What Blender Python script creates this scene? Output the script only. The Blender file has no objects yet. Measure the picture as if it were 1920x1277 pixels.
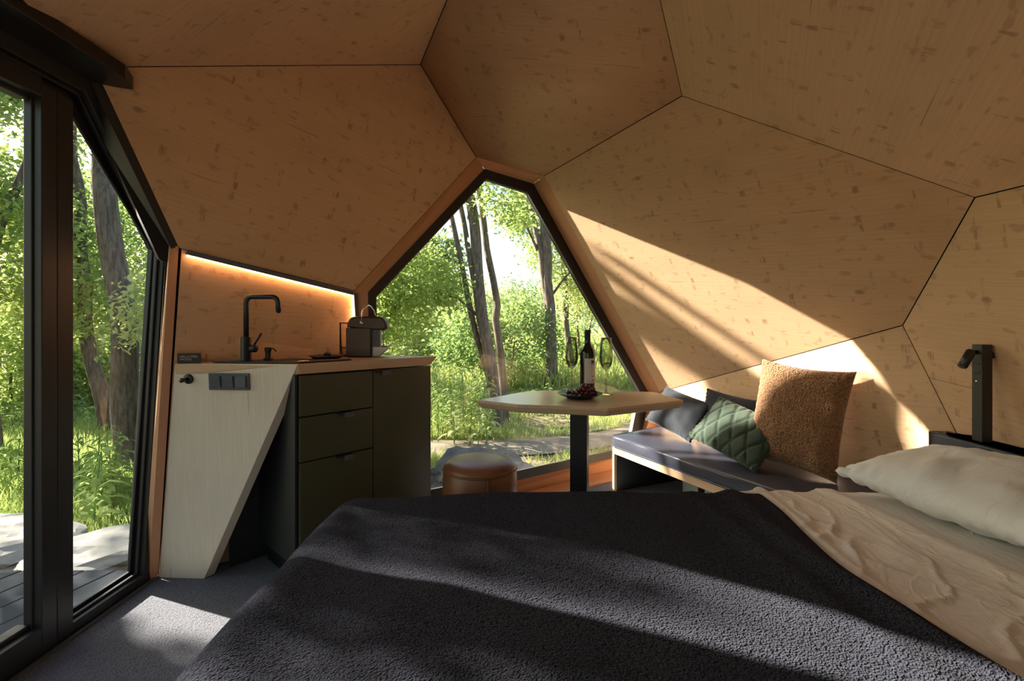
import bpy, bmesh, math, random
import numpy as np
from mathutils import Vector, Matrix, noise
R = math.radians
SC = bpy.context.scene
COL = SC.collection

# ------------------------------------------------------------------ camera, sky, sun, exposure
cam_d = bpy.data.cameras.new('camera'); cam = bpy.data.objects.new('camera', cam_d); COL.objects.link(cam)
cam.location = (0, 0, 1.07); cam.rotation_euler = (R(90), 0, 0)
cam_d.sensor_width = 36; cam_d.lens = 17.006; cam_d.shift_y = -0.01745
cam_d.clip_start = 0.02; cam_d.clip_end = 500
SC.camera = cam
SUN_AZ, SUN_EL = 67, 25
SUN = Vector((math.sin(R(SUN_AZ)) * math.cos(R(SUN_EL)), -math.cos(R(SUN_AZ)) * math.cos(R(SUN_EL)), -math.sin(R(SUN_EL))))
W = bpy.data.worlds.new('sky'); SC.world = W; W.use_nodes = True
nt = W.node_tree; nt.nodes.clear()
wo = nt.nodes.new('ShaderNodeOutputWorld'); wb = nt.nodes.new('ShaderNodeBackground'); ws = nt.nodes.new('ShaderNodeTexSky')
ws.sky_type = 'NISHITA'; ws.sun_disc = False; ws.sun_elevation = R(SUN_EL)
ws.sun_rotation = math.atan2(-SUN.x, -SUN.y); ws.air_density = 1.0; ws.dust_density = 2.5; ws.ozone_density = 1.0
wb.inputs['Strength'].default_value = 0.23
nt.links.new(ws.outputs[0], wb.inputs[0]); nt.links.new(wb.outputs[0], wo.inputs[0])
sl = bpy.data.lights.new('sun', 'SUN'); so = bpy.data.objects.new('sun', sl); COL.objects.link(so)
so.rotation_euler = SUN.to_track_quat('-Z', 'Y').to_euler(); so.location = -SUN * 30
sl.energy = 19.0; sl.angle = R(0.7); sl.color = (1.0, 0.92, 0.80)
SC.view_settings.view_transform = 'Standard'; SC.view_settings.look = 'None'
SC.view_settings.gamma = 1; SC.view_settings.use_curve_mapping = False
SC.view_settings.exposure = 0.85
SC.cycles.max_bounces = 10; SC.cycles.transparent_max_bounces = 24; SC.cycles.diffuse_bounces = 6
SC.cycles.use_denoising = True; SC.cycles.sample_clamp_indirect = 6.0

# ------------------------------------------------------------------ material helpers
def N(nt, t, **kw):
    n = nt.nodes.new('ShaderNode' + t)
    for k, v in kw.items(): setattr(n, k, v)
    return n
class G:
    """a tiny node-graph writer"""
    def __init__(s, name):
        s.m = bpy.data.materials.new(name); s.m.use_nodes = True; s.t = s.m.node_tree; s.t.nodes.clear()
        s.out = N(s.t, 'OutputMaterial')
    def put(s, sock, v):
        if hasattr(v, 'links') or hasattr(v, 'is_linked'): s.t.links.new(v, sock)
        else: sock.default_value = v
    def math(s, op, a, b=0.0, c=None):
        n = N(s.t, 'Math', operation=op); s.put(n.inputs[0], a); s.put(n.inputs[1], b)
        if c is not None: s.put(n.inputs[2], c)
        return n.outputs[0]
    def step(s, x, a, b):
        n = N(s.t, 'MapRange', interpolation_type='SMOOTHSTEP')
        s.put(n.inputs[0], x); s.put(n.inputs[1], a); s.put(n.inputs[2], b); return n.outputs[0]
    def coord(s, which='Object'): return N(s.t, 'TexCoord').outputs[which]
    def scale(s, v, sx, sy, sz, loc=(0, 0, 0)):
        n = N(s.t, 'Mapping'); s.put(n.inputs[0], v); n.inputs['Scale'].default_value = (sx, sy, sz); n.inputs['Location'].default_value = loc
        return n.outputs[0]
    def noise(s, v, sc, det=3, rough=0.55, dist=0.0):
        n = N(s.t, 'TexNoise'); s.put(n.inputs['Vector'], v); n.inputs['Scale'].default_value = sc
        n.inputs['Detail'].default_value = det; n.inputs['Roughness'].default_value = rough; n.inputs['Distortion'].default_value = dist
        return n.outputs[0]
    def voro(s, v, sc, feature='F1'):
        n = N(s.t, 'TexVoronoi', feature=feature); s.put(n.inputs['Vector'], v); n.inputs['Scale'].default_value = sc; return n.outputs[0]
    def white(s, v):
        n = N(s.t, 'TexWhiteNoise'); s.put(n.inputs[0], v); return n.outputs[0], n.outputs[1]
    def sep(s, v):
        n = N(s.t, 'SeparateXYZ'); s.put(n.inputs[0], v); return n.outputs
    def comb(s, x, y, z=0.0):
        n = N(s.t, 'CombineXYZ'); s.put(n.inputs[0], x); s.put(n.inputs[1], y); s.put(n.inputs[2], z); return n.outputs[0]
    def mix(s, f, a, b, mode='MIX'):
        n = N(s.t, 'Mix', data_type='RGBA', blend_type=mode); s.put(n.inputs[0], f)
        for i, v in ((6, a), (7, b)): s.put(n.inputs[i], (*v, 1) if isinstance(v, tuple) and len(v) == 3 else v)
        return n.outputs[2]
    def bump(s, h, strength, dist=0.002):
        n = N(s.t, 'Bump'); s.put(n.inputs['Height'], h); n.inputs['Strength'].default_value = strength; n.inputs['Distance'].default_value = dist
        return n.outputs[0]
    def pbr(s, col, rough=0.6, metal=0.0, normal=None, spec=0.5, sheen=0.0, coat=0.0):
        p = N(s.t, 'BsdfPrincipled'); s.put(p.inputs['Base Color'], (*col, 1) if isinstance(col, tuple) and len(col) == 3 else col)
        s.put(p.inputs['Roughness'], rough); p.inputs['Metallic'].default_value = metal
        p.inputs['Specular IOR Level'].default_value = spec
        p.inputs['Sheen Weight'].default_value = sheen; p.inputs['Sheen Roughness'].default_value = 0.4
        p.inputs['Coat Weight'].default_value = coat; p.inputs['Coat Roughness'].default_value = 0.15
        if normal is not None: s.put(p.inputs['Normal'], normal)
        s.t.links.new(p.outputs[0], s.out.inputs[0]); return s.m

def plain(name, col, rough=0.5, metal=0.0, var=0.06, spec=0.5, grain=40, bumpy=0.0, sheen=0.0, coat=0.0):
    g = G(name); c = g.coord(); n = g.noise(c, grain, 3)
    k = g.mix(n, tuple(x * (1 - var) for x in col), tuple(min(1, x * (1 + var)) for x in col))
    rr = g.math('ADD', rough - var * .5, g.math('MULTIPLY', n, var))
    return g.pbr(k, rr, metal, g.bump(n, bumpy) if bumpy else None, spec, sheen, coat)

def wood(name, base, dark, marks=0.86, lam=0.042, rough=0.5, knots=True, strength=0.50, spec=0.4, smudge=0.0):
    """light spruce ply: fine grain along local X, short dark end-checks across it, faint lamellae"""
    g = G(name); c = g.coord()
    xyz = g.sep(c)
    grain = g.noise(g.scale(c, 1.5, 45, 45), 3.0, 4, 0.6, 0.4)
    broad = g.noise(g.scale(c, 0.8, 2.2, 2.2), 2.0, 3)
    row = g.math('FLOOR', g.math('DIVIDE', xyz[1], lam * 2))
    tone, _ = g.white(g.comb(row, g.math('FLOOR', g.math('ADD', g.math('DIVIDE', xyz[0], 0.9), g.math('MULTIPLY', row, 0.37)))))
    col = g.mix(g.step(grain, 0.3, 0.75), tuple(x * 0.95 for x in base), tuple(min(1, x * 1.05) for x in base))
    col = g.mix(g.math('MULTIPLY', tone, 0.22), col, tuple(x * 0.82 for x in base))
    col = g.mix(g.math('MULTIPLY', g.step(broad, 0.45, 0.75), 0.30), col, tuple((a + b) / 2 for a, b in zip(base, dark)))
    # end checks: groups of short strokes across the grain
    u = g.math('DIVIDE', xyz[0], 0.085); v = g.math('DIVIDE', xyz[1], lam)
    v2 = g.math('ADD', v, g.math('MULTIPLY', g.noise(c, 9, 1), 0.9))
    cell = g.comb(g.math('FLOOR', u), g.math('FLOOR', v2), 0.0)
    r, rc = g.white(cell); rs = g.sep(rc)
    fu = g.math('ABSOLUTE', g.math('SUBTRACT', g.math('SUBTRACT', g.math('FRACT', u), 0.5), g.math('MULTIPLY', g.math('SUBTRACT', rs[0], 0.5), 0.5)))
    fv = g.math('ABSOLUTE', g.math('SUBTRACT', g.math('FRACT', v2), 0.5))
    wdt = g.math('ADD', 0.05, g.math('MULTIPLY', rs[1], 0.18))
    m = g.math('MULTIPLY', g.math('SUBTRACT', 1.0, g.step(fu, g.math('MULTIPLY', wdt, 0.5), wdt)), g.math('SUBTRACT', 1.0, g.step(fv, 0.25, 0.5)))
    strokes = g.noise(g.scale(c, 95, 14, 10), 1.0, 2)
    m = g.math('MULTIPLY', m, g.step(strokes, 0.38, 0.62))
    m = g.math('MULTIPLY', m, g.step(r, marks, marks + 0.06))
    m = g.math('MULTIPLY', m, g.math('ADD', 0.12, g.math('MULTIPLY', rs[2], strength)))
    col = g.mix(m, col, dark)
    if smudge:                                # soft brown smudges and fine lamella lines
        sn = g.noise(g.scale(c, 15, 27, 20), 1.0, 2, 0.5)
        col = g.mix(g.math('MULTIPLY', g.step(sn, 0.60, 0.70), smudge), col, dark)
        ln_ = g.math('ABSOLUTE', g.math('SUBTRACT', g.math('FRACT', g.math('DIVIDE', xyz[1], 0.021)), 0.5))
        col = g.mix(g.math('MULTIPLY', g.math('SUBTRACT', 1.0, g.step(ln_, 0.02, 0.09)), 0.10), col, dark)
    if knots:
        vd = g.voro(g.scale(c, 3.2, 5.2, 4), 1.0)
        k = g.math('SUBTRACT', 1.0, g.step(vd, 0.03, 0.085))
        col = g.mix(g.math('MULTIPLY', k, 0.55), col, tuple(x * 0.7 for x in dark))
    # hairline seams between boards
    seam = g.math('ABSOLUTE', g.math('SUBTRACT', g.math('FRACT', g.math('DIVIDE', xyz[1], 0.36)), 0.5))
    sm = g.math('MULTIPLY', g.math('SUBTRACT', 1.0, g.step(seam, 0.002, 0.006)), g.step(g.noise(g.scale(c, 1.3, 1, 1), 2.2, 1), 0.6, 0.68))
    col = g.mix(g.math('MULTIPLY', sm, 0.55), col, tuple(x * 0.5 for x in dark))
    return g.pbr(col, rough, 0.0, g.bump(grain, 0.06, 0.001), spec)

def thin_glass(name, tint=(1, 1, 1), k=1.0, rough=0.0):
    g = G(name)
    tr = N(g.t, 'BsdfTransparent'); tr.inputs[0].default_value = (*tint, 1)
    gl = N(g.t, 'BsdfGlossy'); gl.inputs['Roughness'].default_value = rough
    fr = N(g.t, 'Fresnel'); fr.inputs[0].default_value = 1.5
    mx = N(g.t, 'MixShader'); g.put(mx.inputs[0], g.math('MULTIPLY', fr.outputs[0], k))
    g.t.links.new(tr.outputs[0], mx.inputs[1]); g.t.links.new(gl.outputs[0], mx.inputs[2])
    g.t.links.new(mx.outputs[0], g.out.inputs[0]); return g.m

def leafy(name, a, b, trans=0.5):
    g = G(name); gi = N(g.t, 'NewGeometry')
    col = g.mix(gi.outputs['Random Per Island'], a, b)
    d = N(g.t, 'BsdfDiffuse'); g.put(d.inputs[0], col)
    t = N(g.t, 'BsdfTranslucent'); g.put(t.inputs[0], g.mix(0.5, col, (0.55, 0.62, 0.16), 'MIX'))
    mx = N(g.t, 'MixShader'); mx.inputs[0].default_value = trans
    g.t.links.new(d.outputs[0], mx.inputs[1]); g.t.links.new(t.outputs[0], mx.inputs[2])
    g.t.links.new(mx.outputs[0], g.out.inputs[0]); return g.m

def fabric(name, col, scale=300, strength=0.5, rough=0.9, sheen=0.3, var=0.25, dist=0.003, spec=0.2):
    g = G(name); c = g.coord()
    v = g.voro(c, scale); n = g.noise(c, scale * 0.5, 3); big = g.noise(c, 4, 2)
    h = g.math('ADD', g.math('MULTIPLY', v, -0.8), g.math('MULTIPLY', n, 1.3))
    k = g.mix(g.math('MULTIPLY', v, 1.2), tuple(min(1, x * (1 + var)) for x in col), tuple(x * (1 - var) for x in col))
    k = g.mix(g.math('MULTIPLY', big, 0.3), k, tuple(x * 0.8 for x in col))
    return g.pbr(k, rough, 0.0, g.bump(h, strength, dist), spec, sheen)

def linen(name, col, rough, sx, sy, depth):
    """smooth cloth with fine ridged creases"""
    g = G(name); c = g.coord(); out = None
    for k, (a, b, s) in enumerate(((sx, sy, 1.0), (sy * 1.3, sx * 1.1, 0.6), (sx * 2.6, sy * 2.2, 0.4))):
        n = g.noise(g.scale(c, a, b, 4, (k * 3.1, k, 0)), 1.0, 2, 0.5, 1.6)
        r = g.math('MULTIPLY', g.math('SUBTRACT', 1.0, g.step(g.math('ABSOLUTE', g.math('SUBTRACT', n, 0.5)), 0.0, 0.055)), s)
        out = r if out is None else g.math('ADD', out, r)
    k = g.mix(g.noise(c, 3, 2), col, tuple(x * 0.93 for x in col))
    return g.pbr(k, rough, 0.0, g.bump(out, 0.34, depth), 0.3, 0.2)
SPR = (0.61, 0.40, 0.24); SPD = (0.19, 0.105, 0.05)
M = dict(
    ply=wood('spruce ply', SPR, SPD, 0.68, smudge=0.30),
    panel=wood('pale spruce board', (0.74, 0.665, 0.54), (0.36, 0.25, 0.16), 0.97, 0.09, 0.45),
    top=wood('oiled spruce worktop', (0.58, 0.40, 0.25), (0.26, 0.15, 0.08), 0.95, 0.07, 0.33),
    table=wood('pale table wood', (0.58, 0.43, 0.29), (0.32, 0.2, 0.12), 0.96, 0.06, 0.22, False),
    warm=wood('reddish larch trim', (0.56, 0.29, 0.155), (0.30, 0.13, 0.06), 0.98, 0.07, 0.5, False),
    black=plain('black frame metal', (0.018, 0.018, 0.019), 0.42, 0.0, 0.1),
    bead=plain('grey glazing bead', (0.11, 0.108, 0.10), 0.4),
    matt=plain('matt black metal', (0.010, 0.010, 0.011), 0.38, 0.0, 0.1),
    olive=plain('dark olive lacquer', (0.062, 0.062, 0.034), 0.33, 0.0, 0.0, 0.5, 2),
    carc=plain('charcoal carcass board', (0.012, 0.014, 0.015), 0.5, 0, 0.02, 0.4, 3),
    grey=plain('slate grey plastic', (0.080, 0.094, 0.120), 0.45),
    dark=plain('dark backing board', (0.012, 0.009, 0.007), 0.9),
    steel=plain('chrome', (0.75, 0.72, 0.68), 0.15, 1.0),
    leather=plain('tan leather', (0.24, 0.095, 0.038), 0.36, 0.0, 0.12, 0.5, 60, 0.12),
    vinyl=plain('blue grey leatherette', (0.034, 0.036, 0.054), 0.36, 0.0, 0.1, 0.5, 120, 0.1),
    brown=plain('dark brown plastic', (0.055, 0.026, 0.017), 0.30),
    silver=plain('silver plastic', (0.42, 0.38, 0.35), 0.35, 0.4),
    sage=plain('grey green board', (0.16, 0.19, 0.17), 0.5),
    paper=plain('label paper', (0.62, 0.60, 0.60), 0.7),
    ink=plain('dark ink', (0.05, 0.05, 0.05), 0.7),
    letter=plain('grey lettering', (0.42, 0.40, 0.38), 0.7),
    china=plain('black stoneware', (0.016, 0.015, 0.016), 0.3),
    grape=plain('dark red grape skin', (0.10, 0.013, 0.018), 0.22, 0.0, 0.3, 0.5, 90),
    herb=plain('dark green leaf', (0.02, 0.03, 0.012), 0.6),
    winey=plain('dark bottle glass', (0.010, 0.012, 0.005), 0.08, 0.0, 0.1, 0.6),
    rubber=plain('black rubber seal', (0.008, 0.008, 0.008), 0.6),
    glass=thin_glass('window glass', (0.97, 0.985, 0.97), 1.0),
    drink=thin_glass('smoky drinking glass', (0.80, 0.83, 0.74), 0.8),
    clear=thin_glass('clear plastic', (0.90, 0.87, 0.84), 1.3),
    carpet=fabric('grey carpet', (0.125, 0.128, 0.155), 230, 0.8, 0.95, 0.2, 0.45, 0.004),
    fleece=fabric('dark navy fleece', (0.030, 0.031, 0.044), 230, 0.9, 1.0, 0.05, 0.7, 0.006, 0.0),
    boucle=fabric('brown boucle', (0.24, 0.125, 0.062), 130, 1.0, 0.95, 0.3, 0.45, 0.006),
    velvet=fabric('dark blue grey velvet', (0.021, 0.024, 0.032), 260, 0.25, 0.8, 0.22, 0.15, 0.002),
    quilt=fabric('dark green quilted cotton', (0.052, 0.074, 0.052), 320, 0.25, 0.85, 0.15, 0.15, 0.002),
    sheet=linen('cream satin sheet', (0.66, 0.605, 0.53), 0.5, 9, 3.2, 0.005),
    pillow=linen('off white cotton', (0.67, 0.68, 0.66), 0.7, 5, 3, 0.0035),
    tick=fabric('white mattress ticking', (0.5, 0.48, 0.45), 300, 0.2),
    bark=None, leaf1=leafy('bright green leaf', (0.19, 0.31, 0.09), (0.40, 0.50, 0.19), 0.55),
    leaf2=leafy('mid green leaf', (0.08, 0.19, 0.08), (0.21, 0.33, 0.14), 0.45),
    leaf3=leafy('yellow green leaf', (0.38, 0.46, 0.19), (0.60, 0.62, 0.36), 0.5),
    leaf4=leafy('hazy blue green leaf', (0.26, 0.38, 0.32), (0.38, 0.48, 0.40), 0.3),  # the haze of distance is put into this leaf colour
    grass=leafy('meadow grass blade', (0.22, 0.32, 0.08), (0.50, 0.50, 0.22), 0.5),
)
def _bark():
    g = G('grey brown bark'); c = g.coord(); n = g.noise(g.scale(c, 9, 9, 1.6), 4.0, 5, 0.7)
    return g.pbr(g.mix(g.step(n, 0.3, 0.7), (0.075, 0.06, 0.047), (0.23, 0.185, 0.145)), 0.9, 0, g.bump(n, 0.9, 0.02), 0.2)
M['bark'] = _bark()
def _rock():
    g = G('shaded grey limestone'); c = g.coord(); n = g.noise(c, 3.0, 6, 0.65); v = g.noise(c, 14, 4)
    return g.pbr(g.mix(g.step(n, 0.3, 0.7), (0.055, 0.06, 0.066), (0.125, 0.125, 0.125)), 0.9, 0, g.bump(g.math('ADD', n, v), 0.6, 0.03), 0.2)
M['rock'] = _rock()  # dark bluish tone puts the boulder's shade into the stone colour
M['pale'] = plain('pale sunlit stone', (0.30, 0.285, 0.26), 0.9, 0, 0.3, 0.2, 7, 0.6)  # lighter copy of the stone, carries the sunlit tone of the flat rocks
def _soil():
    g = G('dry grassy soil'); c = g.coord(); n = g.noise(c, 0.9, 5, 0.65); f = g.noise(c, 18, 4)
    k = g.mix(g.step(n, 0.42, 0.6), (0.30, 0.235, 0.14), (0.12, 0.14, 0.05))
    k = g.mix(g.math('MULTIPLY', f, 0.5), k, (0.10, 0.08, 0.045))
    return g.pbr(k, 0.95, 0, g.bump(f, 0.8, 0.03), 0.1)
M['soil'] = _soil()
M['path'] = plain('pale trodden gravel', (0.24, 0.20, 0.15), 0.95, 0, 0.3, 0.1, 8, 0.4)
M['plank'] = wood('weathered grey decking', (0.034, 0.040, 0.048), (0.02, 0.02, 0.024), 0.99, 0.03, 0.9, False, spec=0.1)
M['roof'] = plain('grey metal roofing', (0.18, 0.19, 0.20), 0.5)
M['render'] = plain('white render', (0.6, 0.6, 0.58), 0.8)

# ------------------------------------------------------------------ object helpers
def link(o, parent=None):
    COL.objects.link(o)
    if parent is not None: o.parent = parent
    return o
def tag(o, label=None, cat=None, group=None, kind=None):
    if label: o['label'] = label
    if cat: o['category'] = cat
    if group: o['group'] = group
    if kind: o['kind'] = kind
    return o
def empty(name, loc=(0, 0, 0), rz=0, label=None, cat=None, group=None, kind=None, rot=None):
    o = bpy.data.objects.new(name, None); o.empty_display_size = 0.05; COL.objects.link(o)
    o.location = loc; o.rotation_euler = rot if rot else (0, 0, rz); return tag(o, label, cat, group, kind)
def finish(name, bm, mat, parent=None, smooth=False, bevel=0, mw=None, seg=2, angle=35):
    bmesh.ops.recalc_face_normals(bm, faces=bm.faces)
    me = bpy.data.meshes.new(name); bm.to_mesh(me); bm.free()
    for m in (mat if isinstance(mat, (list, tuple)) else [mat]): me.materials.append(m)
    if smooth: me.polygons.foreach_set('use_smooth', [True] * len(me.polygons))
    o = link(bpy.data.objects.new(name, me), parent)
    if mw is not None: o.matrix_world = mw; o.matrix_local = mw
    if bevel:
        b = o.modifiers.new('bevel', 'BEVEL'); b.width = bevel; b.segments = seg; b.limit_method = 'ANGLE'; b.angle_limit = R(angle)
    return o
def box(bm, c, s, rot=None):
    mt = Matrix.Translation(c) @ (rot.to_4x4() if rot is not None else Matrix()) @ Matrix.Diagonal((*s, 1))
    bmesh.ops.create_cube(bm, size=1, matrix=mt); return bm
def boxes(*bs):
    bm = bmesh.new()
    for b in bs: box(bm, *b)
    return bm
def prism(bm, poly, z0, z1, taper=1.0, c=None):
    """plan polygon extruded from z0 to z1; taper scales the lower outline about c"""
    c = c or (sum(p[0] for p in poly) / len(poly), sum(p[1] for p in poly) / len(poly))
    lo = [bm.verts.new((c[0] + (p[0] - c[0]) * taper, c[1] + (p[1] - c[1]) * taper, z0)) for p in poly]
    hi = [bm.verts.new((p[0], p[1], z1)) for p in poly]
    bm.faces.new(lo[::-1]); bm.faces.new(hi)
    for i in range(len(poly)): bm.faces.new((lo[i], lo[(i + 1) % len(poly)], hi[(i + 1) % len(poly)], hi[i]))
    return bm
def frame_of(pts, out, grain=None):
    """matrix whose X runs with the grain inside the panel, Z along its outward normal"""
    n = Vector((0, 0, 0)); c = sum(pts, Vector()) / len(pts)
    for i in range(len(pts)): n += (pts[i] - c).cross(pts[(i + 1) % len(pts)] - c)
    n.normalize()
    if n.dot(c - Vector(out)) < 0: n = -n
    x = grain - n * grain.dot(n) if grain is not None else n.cross(Vector((0, 0, 1)))
    x.normalize(); y = n.cross(x)
    return Matrix.Translation(c) @ Matrix((x, y, n)).transposed().to_4x4(), n
def inset_poly(P, d):
    """inset a 2-D polygon by d (mitred)"""
    A = sum(P[i][0] * P[(i + 1) % len(P)][1] - P[(i + 1) % len(P)][0] * P[i][1] for i in range(len(P)))
    s = 1 if A > 0 else -1; out = []
    for i in range(len(P)):
        a, b, c = (np.array(P[j % len(P)], float) for j in (i - 1, i, i + 1))
        e1 = (b - a) / np.linalg.norm(b - a); e2 = (c - b) / np.linalg.norm(c - b)
        n1 = np.array((-e1[1], e1[0])) * s; n2 = np.array((-e2[1], e2[0])) * s
        k = (n1 + n2) / max(0.25, 1 + n1 @ n2); out.append(tuple(b + k * d))
    return out
IN = Vector((0.1, 1.0, 1.0))        # a point well inside the room
def slab(name, pts, mat, parent, t=0.05, gap=0.0, grain=None, bevel=0, smooth=False, off=0.0, fan=False):
    """a board with the given room-side outline, thickness t going outward"""
    pts = [Vector(p) for p in pts]; mw, n = frame_of(pts, IN, grain); inv = mw.inverted()
    L = [inv @ p for p in pts]; zz = [p.z for p in L]; q = inset_poly([(p.x, p.y) for p in L], gap) if gap else [(p.x, p.y) for p in L]
    bm = bmesh.new()
    lo = [bm.verts.new((a[0], a[1], z + off)) for a, z in zip(q, zz)]; hi = [bm.verts.new((a[0], a[1], z + off + t)) for a, z in zip(q, zz)]
    bm.faces.new(lo[::-1]); bm.faces.new(hi)
    k = len(lo)
    for i in range(k): bm.faces.new((lo[i], lo[(i + 1) % k], hi[(i + 1) % k], hi[i]))
    if k > 4 or fan: bmesh.ops.triangulate(bm, faces=[f for f in bm.faces if len(f.verts) > 4])
    return finish(name, bm, mat, parent, smooth, bevel, mw)
def ring(name, outer, inner, mat, parent, t, out=None, bevel=0):
    """flat frame between two matching outlines, pushed along vector t"""
    t = Vector(t); bm = bmesh.new(); k = len(outer)
    a = [bm.verts.new(p) for p in outer]; b = [bm.verts.new(p) for p in inner]
    c = [bm.verts.new(Vector(p) + t) for p in outer]; d = [bm.verts.new(Vector(p) + t) for p in inner]
    for i in range(k):
        j = (i + 1) % k
        for f in ((a[i], a[j], b[j], b[i]), (c[i], d[i], d[j], c[j]), (b[i], b[j], d[j], d[i]), (a[i], c[i], c[j], a[j])): bm.faces.new(f)
    return finish(name, bm, mat, parent, False, bevel)
def tube(bm, path, rad, seg=12, cap=True):
    path = [Vector(p) for p in path]; rad = rad if isinstance(rad, (list, tuple)) else [rad] * len(path)
    prev = None; up = None
    for i, p in enumerate(path):
        d = (path[min(i + 1, len(path) - 1)] - path[max(i - 1, 0)]).normalized()
        if up is None: up = d.orthogonal().normalized()
        up = (up - d * up.dot(d)).normalized(); sd = d.cross(up)
        rg = [bm.verts.new(p + (up * math.cos(a) + sd * math.sin(a)) * rad[i]) for a in (2 * math.pi * k / seg for k in range(seg))]
        if prev:
            for k in range(seg): bm.faces.new((prev[k], prev[(k + 1) % seg], rg[(k + 1) % seg], rg[k]))
        elif cap: bm.faces.new(rg[::-1])
        prev = rg
    if cap: bm.faces.new(prev)
    return bm
def arc_path(pts, r, n=6):
    """polyline with rounded corners"""
    pts = [Vector(p) for p in pts]; out = [pts[0]]
    for i in range(1, len(pts) - 1):
        a, b, c = pts[i - 1], pts[i], pts[i + 1]; d1 = (a - b).normalized(); d2 = (c - b).normalized()
        p, q = b + d1 * r, b + d2 * r
        for k in range(n + 1):
            t = k / n; out.append((p * (1 - t) ** 2 + b * 2 * t * (1 - t) + q * t * t))
    return out + [pts[-1]]
def lathe(bm, prof, c=(0, 0, 0), seg=32, a0=0.0, a1=2 * math.pi):
    full = abs(a1 - a0 - 2 * math.pi) < 1e-6; rows = []
    for r, z in prof:
        k = seg if full else seg + 1
        rows.append([bm.verts.new((c[0] + r * math.cos(a0 + (a1 - a0) * i / seg), c[1] + r * math.sin(a0 + (a1 - a0) * i / seg), c[2] + z)) for i in range(k)])
    for A, B in zip(rows, rows[1:]):
        k = len(A)
        for i in range(k if full else k - 1): bm.faces.new((A[i], A[(i + 1) % k], B[(i + 1) % k], B[i]))
    bmesh.ops.remove_doubles(bm, verts=bm.verts, dist=1e-6)
    return bm
def copy_tree(o, parent=None):
    c = o.copy(); COL.objects.link(c)
    if parent is not None: c.parent = parent
    for ch in list(o.children): copy_tree(ch, c)
    return c
def rebase(root, loc):
    loc = Vector(loc); root.location = root.location + loc
    for ch in root.children: ch.location = ch.location - loc
    return root

# ------------------------------------------------------------------ the faceted shell
K = Vector((-1.329, 1.944, 1.366)); L = Vector((-.800, 2.459, 1.233)); A = Vector((-.498, 2.627, 2.472)); B = Vector((-.217, 2.935, 2.073))
Cc = Vector((.199, 3.010, 1.983)); D = Vector((.722, 2.054, 2.033)); E = Vector((1.497, 1.564, 1.475)); F = Vector((1.606, 1.988, 1.059))
Gg = Vector((1.095, 3.587, .556)); T1 = Vector((-.277, 2.056, 2.441)); T2 = Vector((.503, 1.642, 2.165)); S0 = Vector((-1.425, 1.790, 2.017))
S1 = Vector((-1.485, 1.738, 1.952)); S2 = Vector((-1.337, 1.935, 1.375)); R1 = Vector((1.494, 1.412, 1.470)); P0 = Vector((-1.333, 1.344, 1.966))
T1 = A + (T1 - A) * 1.25; T2 = D + (T2 - D) * 1.25; R1 = E + (R1 - E) * 1.5; P0 = S0 + (P0 - S0) * 1.25
Q0 = F + Vector((.094, -.136, -.407)) * (1.059 / .407); G0 = Vector((1.105, 3.750, 0)); L0 = Vector((-.755, 2.470, 0)); KB = Vector((-1.49, 2.04, 0))
BY = -1.1
X1 = Vector((-1.47, BY, 1.97)); X2 = Vector((-.1, BY, 2.45)); X3 = Vector((1.5, BY, 1.5)); X4 = Vector((1.85, BY, 0)); X5 = Vector((-1.55, BY, 0))
S0e = S0 + Vector((-.09, -.06, -.03))

def shell(name, polys, ridges=()):
    """dark outer skin behind the board joints"""
    bm = bmesh.new()
    for pts in polys:
        mw, n = frame_of([Vector(p) for p in pts], IN); c = sum([Vector(p) for p in pts], Vector()) / len(pts)
        q = [Vector(p) + (Vector(p) - c).normalized() * 0.075 for p in pts]
        lo = [bm.verts.new(p + n * .052) for p in q]; hi = [bm.verts.new(p + n * .10) for p in q]
        bm.faces.new(lo[::-1]); bm.faces.new(hi)
        for i in range(len(q)): bm.faces.new((lo[i], lo[(i + 1) % len(q)], hi[(i + 1) % len(q)], hi[i]))
    for p, q in ridges: tube(bm, [v + (v - IN).normalized() * .085 for v in (p, q)], .05, 6)
    return tag(finish(name, bm, M['dark']), kind='structure')

V6 = Vector((1.12, .80, 1.701))
S1e = S1 + Vector((-.03, 0, -.02))
roofs = [('P1', [S2, K, L, B, A, S0, S1], (1, .9, -.25), False), ('P2', [A, B, Cc, D, T2, T1], (1, -.35, -.2), True), ('P3', [Cc, Gg, F, E, D], (.62, -.62, .05), False),
         ('P6', [T2, D, E, R1, V6], (.5, 1, -.3), False), ('P0', [P0, S0e, S0, A, T1], (1, -.5, .2), False),
         ('B0', [X1, P0, T1, X2], (0, 1, 0), False), ('B1', [T1, T2, X2], (0, 1, 0), False), ('B2', [T2, V6, R1, X3, X2], (0, 1, 0), False)]
ceiling = shell('ceiling', [r[1] for r in roofs], [(A, B), (A, T1), (A, S0), (D, T2), (Cc + (D - Cc) * .12, D), (D, E), (E, F), (E, R1)])
for nm, pts, gr, sm in roofs:
    p = slab('panel', pts, M['ply'], ceiling, .05, .0022, Vector(gr), 0, False, fan=True)
    if nm == 'P2':                                  # this board is very slightly dished: shade it as one surface
        for f in p.data.polygons: f.use_smooth = abs(f.normal.z) > .8
wall_right = shell('wall_right', [[Gg, F, Q0, G0], [E, R1, X3, X4, Q0, F]])
slab('panel', [Gg, F, Q0, G0], M['ply'], wall_right, .05, .0022, Vector((.5, -.9, .1)))
slab('panel', [E, R1, X3, X4, Q0, F], M['ply'], wall_right, .05, .0022, Vector((.1, 1, .12)), fan=True)
wall_left = shell('wall_left', [[S2, L, L0, KB]])
slab('panel', [K, L, L0, KB], M['ply'], wall_left, .05, .001, Vector((.7, .5, -.05)), fan=True)
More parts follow.
